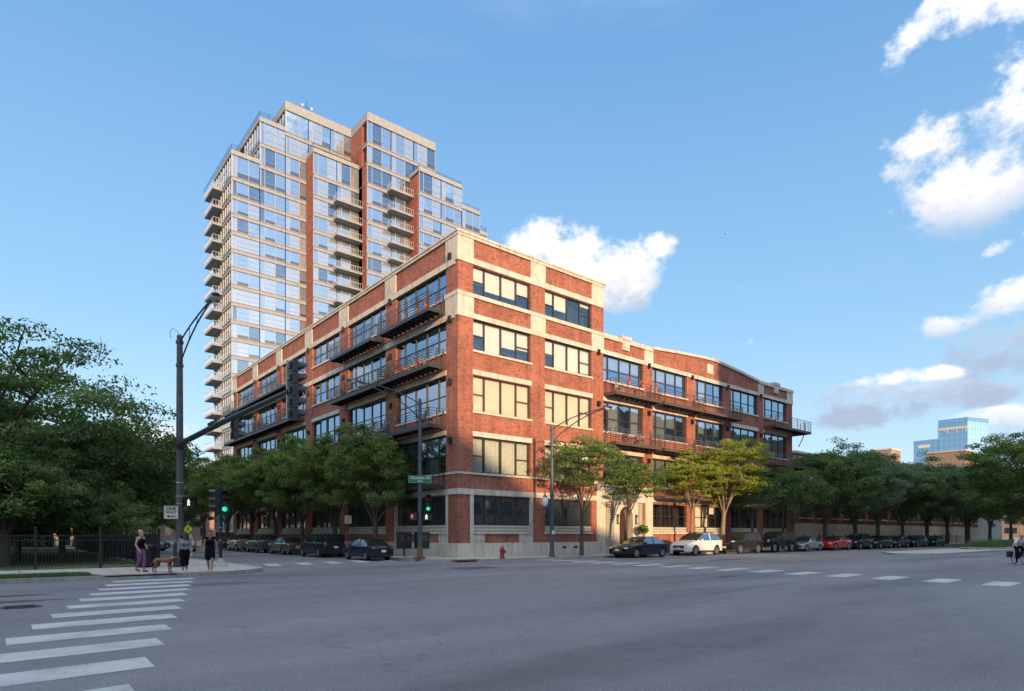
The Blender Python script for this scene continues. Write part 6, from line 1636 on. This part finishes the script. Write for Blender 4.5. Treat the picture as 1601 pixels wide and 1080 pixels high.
# 1: woman in black vest and purple leggings with the dog, facing the viewer's right
p=walk_pose(.10,.0,'l'); p['el_l']=(.0,.2,1.10); p['wr_l']=(.20,.10,.98); p['el_r']=(-.02,-.21,1.09); p['wr_r']=(.13,-.20,.87); p['head']=(.035,0,1.545)
o1,J,s,w,hh=woman('woman in black vest and purple leggings holding the leash of the brown dog',(-18.95,-4.65,.155),-.95,1.69,'skin1',p,{'look':(1,.12,-.35),'w':.98})
garment(o1,'vest_top',M['blacktop'],lambda m:torso_g(m,J,s,w,.03,.012,straps=True))
def legg(m,lo=.12,g=.010):
    for k,sd in (('l',1),('r',-1)):
        m.cap(J['pelvis']+Vector((0,sd*.07*w,-.01)),J['pelvis']+Vector((0,sd*.06*w,.07*s)),.104*w+g,.09*w+g); e_=J['kn_'+k].lerp(J['an_'+k],lo); limb(m,[J['hp_'+k],J['kn_'+k]],[.092*w+g,.06*w+g]); limb(m,[J['kn_'+k],J['kn_'+k].lerp(J['an_'+k],lo*.5)+Vector((-.008,0,0)),e_],[.058*w+g,.058*w+g,(.04*s+g) if lo>.6 else .054*w+g])
garment(o1,'leggings',M['purple'],lambda m:legg(m,.85,.005)); shoes(o1,J,s,M['shoe'])
def hair_short(m,J,s,hh,bun=True):
    f,R,x,u=hh; c=J['head']; m.ball(c+u*.048*s-f*.026*s,.1,(.113*s,.094*s,.098*s),M=R,n=16,k=12); m.ball(c-f*.05*s-u*.02*s,.08,(.068*s,.084*s,.085*s),M=R)
    if bun: m.ball(c-f*.10*s+u*.06*s,.04*s)
garment(o1,'hair',M['blonde'],lambda m:hair_short(m,J,s,hh),.01,2)
wrl1 = o1.matrix_basis @ (J['wr_r']+Vector((.07,0,-.06)))
# 2: woman in grey jumper and black cropped trousers, dark curly hair
p=walk_pose(.17,.05,'r'); p['wr_l']=(.10,.25,.86)
o2,J,s,w,hh=woman('woman in grey long-sleeved top and black cropped trousers with dark curly hair',(-17.65,-6.25,.155),-1.75,1.60,'skin2',p,{'look':(1,-.7,-.05),'w':1.12})
garment(o2,'jumper',M['greytop'],lambda m:torso_g(m,J,s,w,-.01,.014,sleeves=1.92)); garment(o2,'cropped_trousers',M['blacktop'],lambda m:legg(m,.42,.014)); shoes(o2,J,s,M['shoe_w'])
def hair_curly(m,J,s,hh):
    f,R,x,u=hh; c=J['head']; rr=random.Random(4); m.ball(c+u*.05*s-f*.02*s,.1,(.118*s,.11*s,.105*s),M=R,n=14,k=10)
    for k in range(60):
        a=rr.uniform(-2.4,2.4); zz=rr.uniform(-.2,.06); d=(-f*math.cos(a)+x*math.sin(a)); rad=.10+.055*(1-(zz+.2)/.3)
        if abs(a)>1.9: zz=max(zz,-.1); 
        m.ball(c+d*rad*s+u*zz*s,.035*s+rr.random()*.012,n=7,k=5)
garment(o2,'hair',M['darkhair'],lambda m:hair_curly(m,J,s,hh),.012,1)
ph=MB(); q=J['wr_l']+Vector((.05,.0,-.09)); ph.box(q.x-.005,q.x+.005,q.y-.035,q.y+.035,q.z-.07,q.z+.07); ph.build('phone',M['shoe_w'],o2)
# 3: woman in a black sleeveless dress, orange sandals
p=walk_pose(.13,.04,'l',.235); 
o3,J,s,w,hh=woman('woman in short black sleeveless dress and orange sandals walking at the kerb',(-16.75,-6.45,.155),-1.95,1.68,'skin3',p,{'look':(1,.1,.0),'w':1.02})
def dress(m):
    torso_g(m,J,s,w,-.02,.014); 
    for sd in (-1,1): m.cap(J['pelvis']+Vector((.0,sd*.07*w,-.02)),J['pelvis']+Vector((.03,sd*.075*w,-.34*s)),.112*w,.118*w); m.cap(J['pelvis']+Vector((.0,sd*.02*w,-.02)),J['pelvis']+Vector((.03,sd*.02*w,-.34*s)),.105*w,.11*w)
garment(o3,'dress',M['blacktop'],dress); shoes(o3,J,s,M['orange'],'sandal',.036)
garment(o3,'hair',M['darkhair'],lambda m:hair_short(m,J,s,hh),.01,2)
nl=MB(); nk=J['neck']; 
for k in range(14):
    a=PI*(k/13)-PI/2; nl.ball(nk+Vector((.065*math.cos(a)+.03,.075*math.sin(a),-.045-.04*math.cos(a))),.009,n=6,k=4)
nl.build('necklace',M['chrome'],o3)
ph=MB(); q=J['wr_l']+Vector((.05,.02,-.09)); ph.box(q.x-.05,q.x+.03,q.y-.02,q.y+.02,q.z-.04,q.z+.06); ph.build('purse',M['shoe'],o3)
# dog (faces +X local)
M['dogfur']=mat('brindle_fur',(.17,.07,.03),.8,var=.65,vs=16,bump=.3,bs=80)
dg=empty('dog',(-18.33,-5.85,.155),-.66,'brown brindle dog standing with lowered head at the kerb, on a leash','dog')
m=MB(); k_=1.0
m.cap((.20,0,.50),(.30,0,.52),.115,.10); m.cap((.26,0,.47),(.22,0,.42),.09,.08); m.cap((.2,0,.50),(-.05,0,.50),.115,.095); m.cap((-.05,0,.505),(-.28,0,.50),.092,.095); m.cap((-.28,0,.49),(-.34,0,.47),.095,.07)
m.cap((.30,0,.54),(.44,0,.60),.085,.062); m.cap((.44,0,.60),(.52,0,.61),.062,.062); m.ball((.53,0,.61),.065,(.075,.062,.062)); m.cap((.57,0,.595),(.69,0,.565),.042,.03); m.cap((.57,0,.57),(.66,0,.545),.03,.02)
for sd in (-1,1):
    limb(m,[(.25,sd*.075,.44),(.22,sd*.08,.30),(.25,sd*.08,.17),(.24,sd*.08,.05),(.29,sd*.08,.025)],[.055,.04,.027,.022,.025],9)
    limb(m,[(-.29,sd*.07,.46),(-.24,sd*.085,.31),(-.40,sd*.085,.19),(-.37,sd*.085,.05),(-.32,sd*.085,.025)],[.075,.052,.027,.022,.025],9)
limb(m,[(-.37,0,.50),(-.45,0,.40),(-.50,0,.30),(-.56,0,.25)],[.028,.02,.014,.009],8)
for sd in (-1,1): m.cap((.50,sd*.055,.65),(.50,sd*.085,.60),.022,.014,8)
remesh(m.build('body',M['dogfur'],dg),.010,5)
m=MB(); m.ball((.715,0,.572),.018,n=8,k=6); m.build('nose',M['shoe'],dg); m=MB()
for sd in (-1,1): m.ball((.585,sd*.042,.63),.010,n=8,k=6)
m.build('eyes',M['eye'],dg)
m=MB(); P=[]; c=Vector((.39,0,.58)); ax=Vector((.14,0,.06)).normalized(); e1=Vector((0,1,0)); e2=ax.cross(e1)
m.tube([c+e1*math.cos(a*.4488)*.085+e2*math.sin(a*.4488)*.085 for a in range(15)],.012,6); m.build('collar',M['chrome'],dg)
pc=dg.matrix_basis @ Vector((.39,0,.66)); P0=wrl1
ls=MB(); P0=Vector(P0); ls.tube([P0.lerp(pc,t)+Vector((0,0,-.12*math.sin(PI*t))) for t in [i/10 for i in range(11)]],.006,5)
lo=ls.build('leash',M['blacktop'],loc=tuple(P0)); tag(lo,'thin dark leash running from the woman in purple leggings to the dog','leash')
# cyclist
cy=empty('bicycle',(21.1,-25.1,0.0),.62+PI,'black bicycle ridden away at the right edge of the frame','bicycle')
def wheel_b(x):
    m=MB(); pts=[Vector((x+.335*math.cos(2*PI*i/28),0,.35+.335*math.sin(2*PI*i/28))) for i in range(29)]; m.tube(pts,.017,6); w_=m.build('wheel',M['tyre'],cy)
    m=MB(); 
    for i in range(14): a=2*PI*i/14; m.tube([(x,0,.35),(x+.32*math.cos(a),0,.35+.32*math.sin(a))],.0025,3)
    m.lathe([(.03,-.03),(.03,.03)],(x,0,.35),8,axis='y'); m.build('spokes',M['rim'],w_)
wheel_b(-.52); wheel_b(.52)
m=MB(); 
for a,b in (((-.52,0,.35),(-.2,0,.86)),((-.52,0,.35),(0,0,.3)),((0,0,.3),(-.2,0,.86)),((0,0,.3),(.36,0,.82)),((-.18,0,.8),(.36,0,.84)),((.36,0,.9),(.52,0,.35)),((-.2,0,.86),(-.23,0,.96)),((.36,0,.84),(.33,0,1.02))): m.tube([a,b],.016,7)
m.build('frame',M['blacktop'],cy)
m=MB(); m.cap((-.34,0,.98),(-.12,0,.985),.06,.03); m.build('saddle',M['shoe'],cy); m=MB(); m.tube([(.28,-.28,1.04),(.36,-.12,1.04),(.36,.12,1.04),(.28,.28,1.04)],.014,7); m.build('handlebar',M['trim'],cy)
m=MB(); m.tube([(0,-.09,.3),(.05,-.09,.14)],.012,5); m.tube([(0,.09,.3),(-.05,.09,.46)],.012,5); m.box(.0,.1,-.19,-.09,.12,.15); m.box(-.1,.0,.09,.19,.45,.48); m.build('pedals',M['trim'],cy)
for sd in (-1,1):
    m=MB(); m.box(-.75,-.4,sd*.12,sd*.3,.38,.72); m.build('pannier',M['shoe'],cy)
M['pinkshirt']=mat('pale_shirt',(.62,.55,.53),.85,var=.1,vs=8); M['cap']=mat('straw_cap',(.42,.30,.13),.8)
cp_=empty('person',(21.1,-25.1,0.0),.62+PI,'cyclist in a loose pale shirt and straw-coloured cap leaning over the handlebar','person')
J={'pelvis':Vector((-.2,0,1.04)),'chest':Vector((.06,0,1.32)),'neck':Vector((.18,0,1.46)),'head':Vector((.27,0,1.58)),'sh_l':Vector((.14,.19,1.40)),'sh_r':Vector((.14,-.19,1.40)),'el_l':Vector((.22,.27,1.2)),'el_r':Vector((.22,-.27,1.2)),'wr_l':Vector((.29,.27,1.09)),'wr_r':Vector((.29,-.27,1.09))}
b=MB(); 
for sd in (-1,1):
    b.cap(J['pelvis']+Vector((0,sd*.07,0)),J['chest']+Vector((0,sd*.08,0)),.1,.105); b.cap(J['chest']+Vector((0,sd*.08,0)),J['neck']+Vector((-.03,sd*.08,-.02)),.1,.06)
b.cap(J['neck'],J['head'],.05,.05)
for k,sd in (('l',1),('r',-1)):
    limb(b,[J['sh_'+k],J['el_'+k],J['wr_'+k]],[.055,.042,.03]); hand(b,J['wr_'+k],(.3,0,-.5),(1,0,.2),1.1,1.0,1 if k=='l' else -1)
limb(b,[(-.17,.09,1.0),(.2,.1,.88),(-.02,.13,.55),(-.05,.14,.5),(.08,.14,.48)],[.095,.065,.045,.035,.03]); limb(b,[(-.17,-.09,1.0),(.12,-.1,.62),(.02,-.13,.22),(.03,-.14,.19),(.16,-.14,.16)],[.095,.065,.045,.035,.03])
R,x,u=head_geo(b,J['head'],(1,0,-.15),1.05); remesh(b.build('body',M['skin1'],cp_)); face_bits(cp_,J['head'],(1,0,-.15),R,x,u,1.05)
m=MB()
for sd in (-1,1): m.cap(J['pelvis']+Vector((-.02,sd*.08,.02)),J['chest']+Vector((-.02,sd*.1,0)),.14,.145); m.cap(J['chest']+Vector((-.02,sd*.1,0)),J['neck']+Vector((-.04,sd*.1,-.04)),.135,.085); limb(m,[J['sh_l' if sd>0 else 'sh_r'],J['el_l' if sd>0 else 'el_r']],[.085,.075])
remesh(m.build('shirt',M['pinkshirt'],cp_),.013,5)
m=MB(); limb(m,[(-.17,.09,1.0),(.2,.1,.88),(-.02,.13,.55)],[.11,.078,.055]); limb(m,[(-.17,-.09,1.0),(.12,-.1,.62),(.02,-.13,.22)],[.11,.078,.055]); m.cap((-.2,-.05,1.02),(-.2,.05,1.02),.12,.12); remesh(m.build('trousers',M['blacktop'],cp_),.013,4)
for k,(a,b_) in enumerate((((-.05,.14,.5),(.1,.14,.485)),((.03,-.14,.19),(.18,-.14,.165)))):
    m=MB(); m.cap(a,b_,.045,.036); m.build('shoe',M['shoe'],cp_)
m=MB(); m.ball(J['head']+Vector((-.01,0,.055)),.1,(.112,.098,.085),n=14,k=8); m.cap(J['head']+Vector((.09,0,.05)),J['head']+Vector((.17,0,.03)),.035,.03); m.build('cap',M['cap'],cp_,smooth=60)
# airliner far off
pl=empty('airplane',(1289.9,772.8,702.7),.9,'tiny white airliner high in the blue sky right of the big cloud','airplane'); pl.scale=(.6,.6,.6)
wm=mat('white_plane',(.75,.75,.75),.4)
m=MB(); m.cap((-9,0,0),(9,0,0),1.4,1.2,12); m.build('fuselage',wm,pl); m=MB(); m.add([(2,0,0),(-3,-11,.6),(-5,-11,.6),(-2,0,0)],[(0,1,2,3)]); m.add([(2,0,-.3),(-3,11,.3),(-5,11,.3),(-2,0,-.3)],[(3,2,1,0)]); m.box(-2,1.5,-10,10,-.4,0); m.build('wing',wm,pl); m=MB(); m.add([(-6.5,-.1,1),(-9.5,-.1,1),(-10.5,-.1,4.5),(-9.3,-.1,4.5)],[(0,1,2,3)]); m.box(-9.8,-8,-3.5,3.5,.4,.6); m.build('tail_fin',wm,pl)
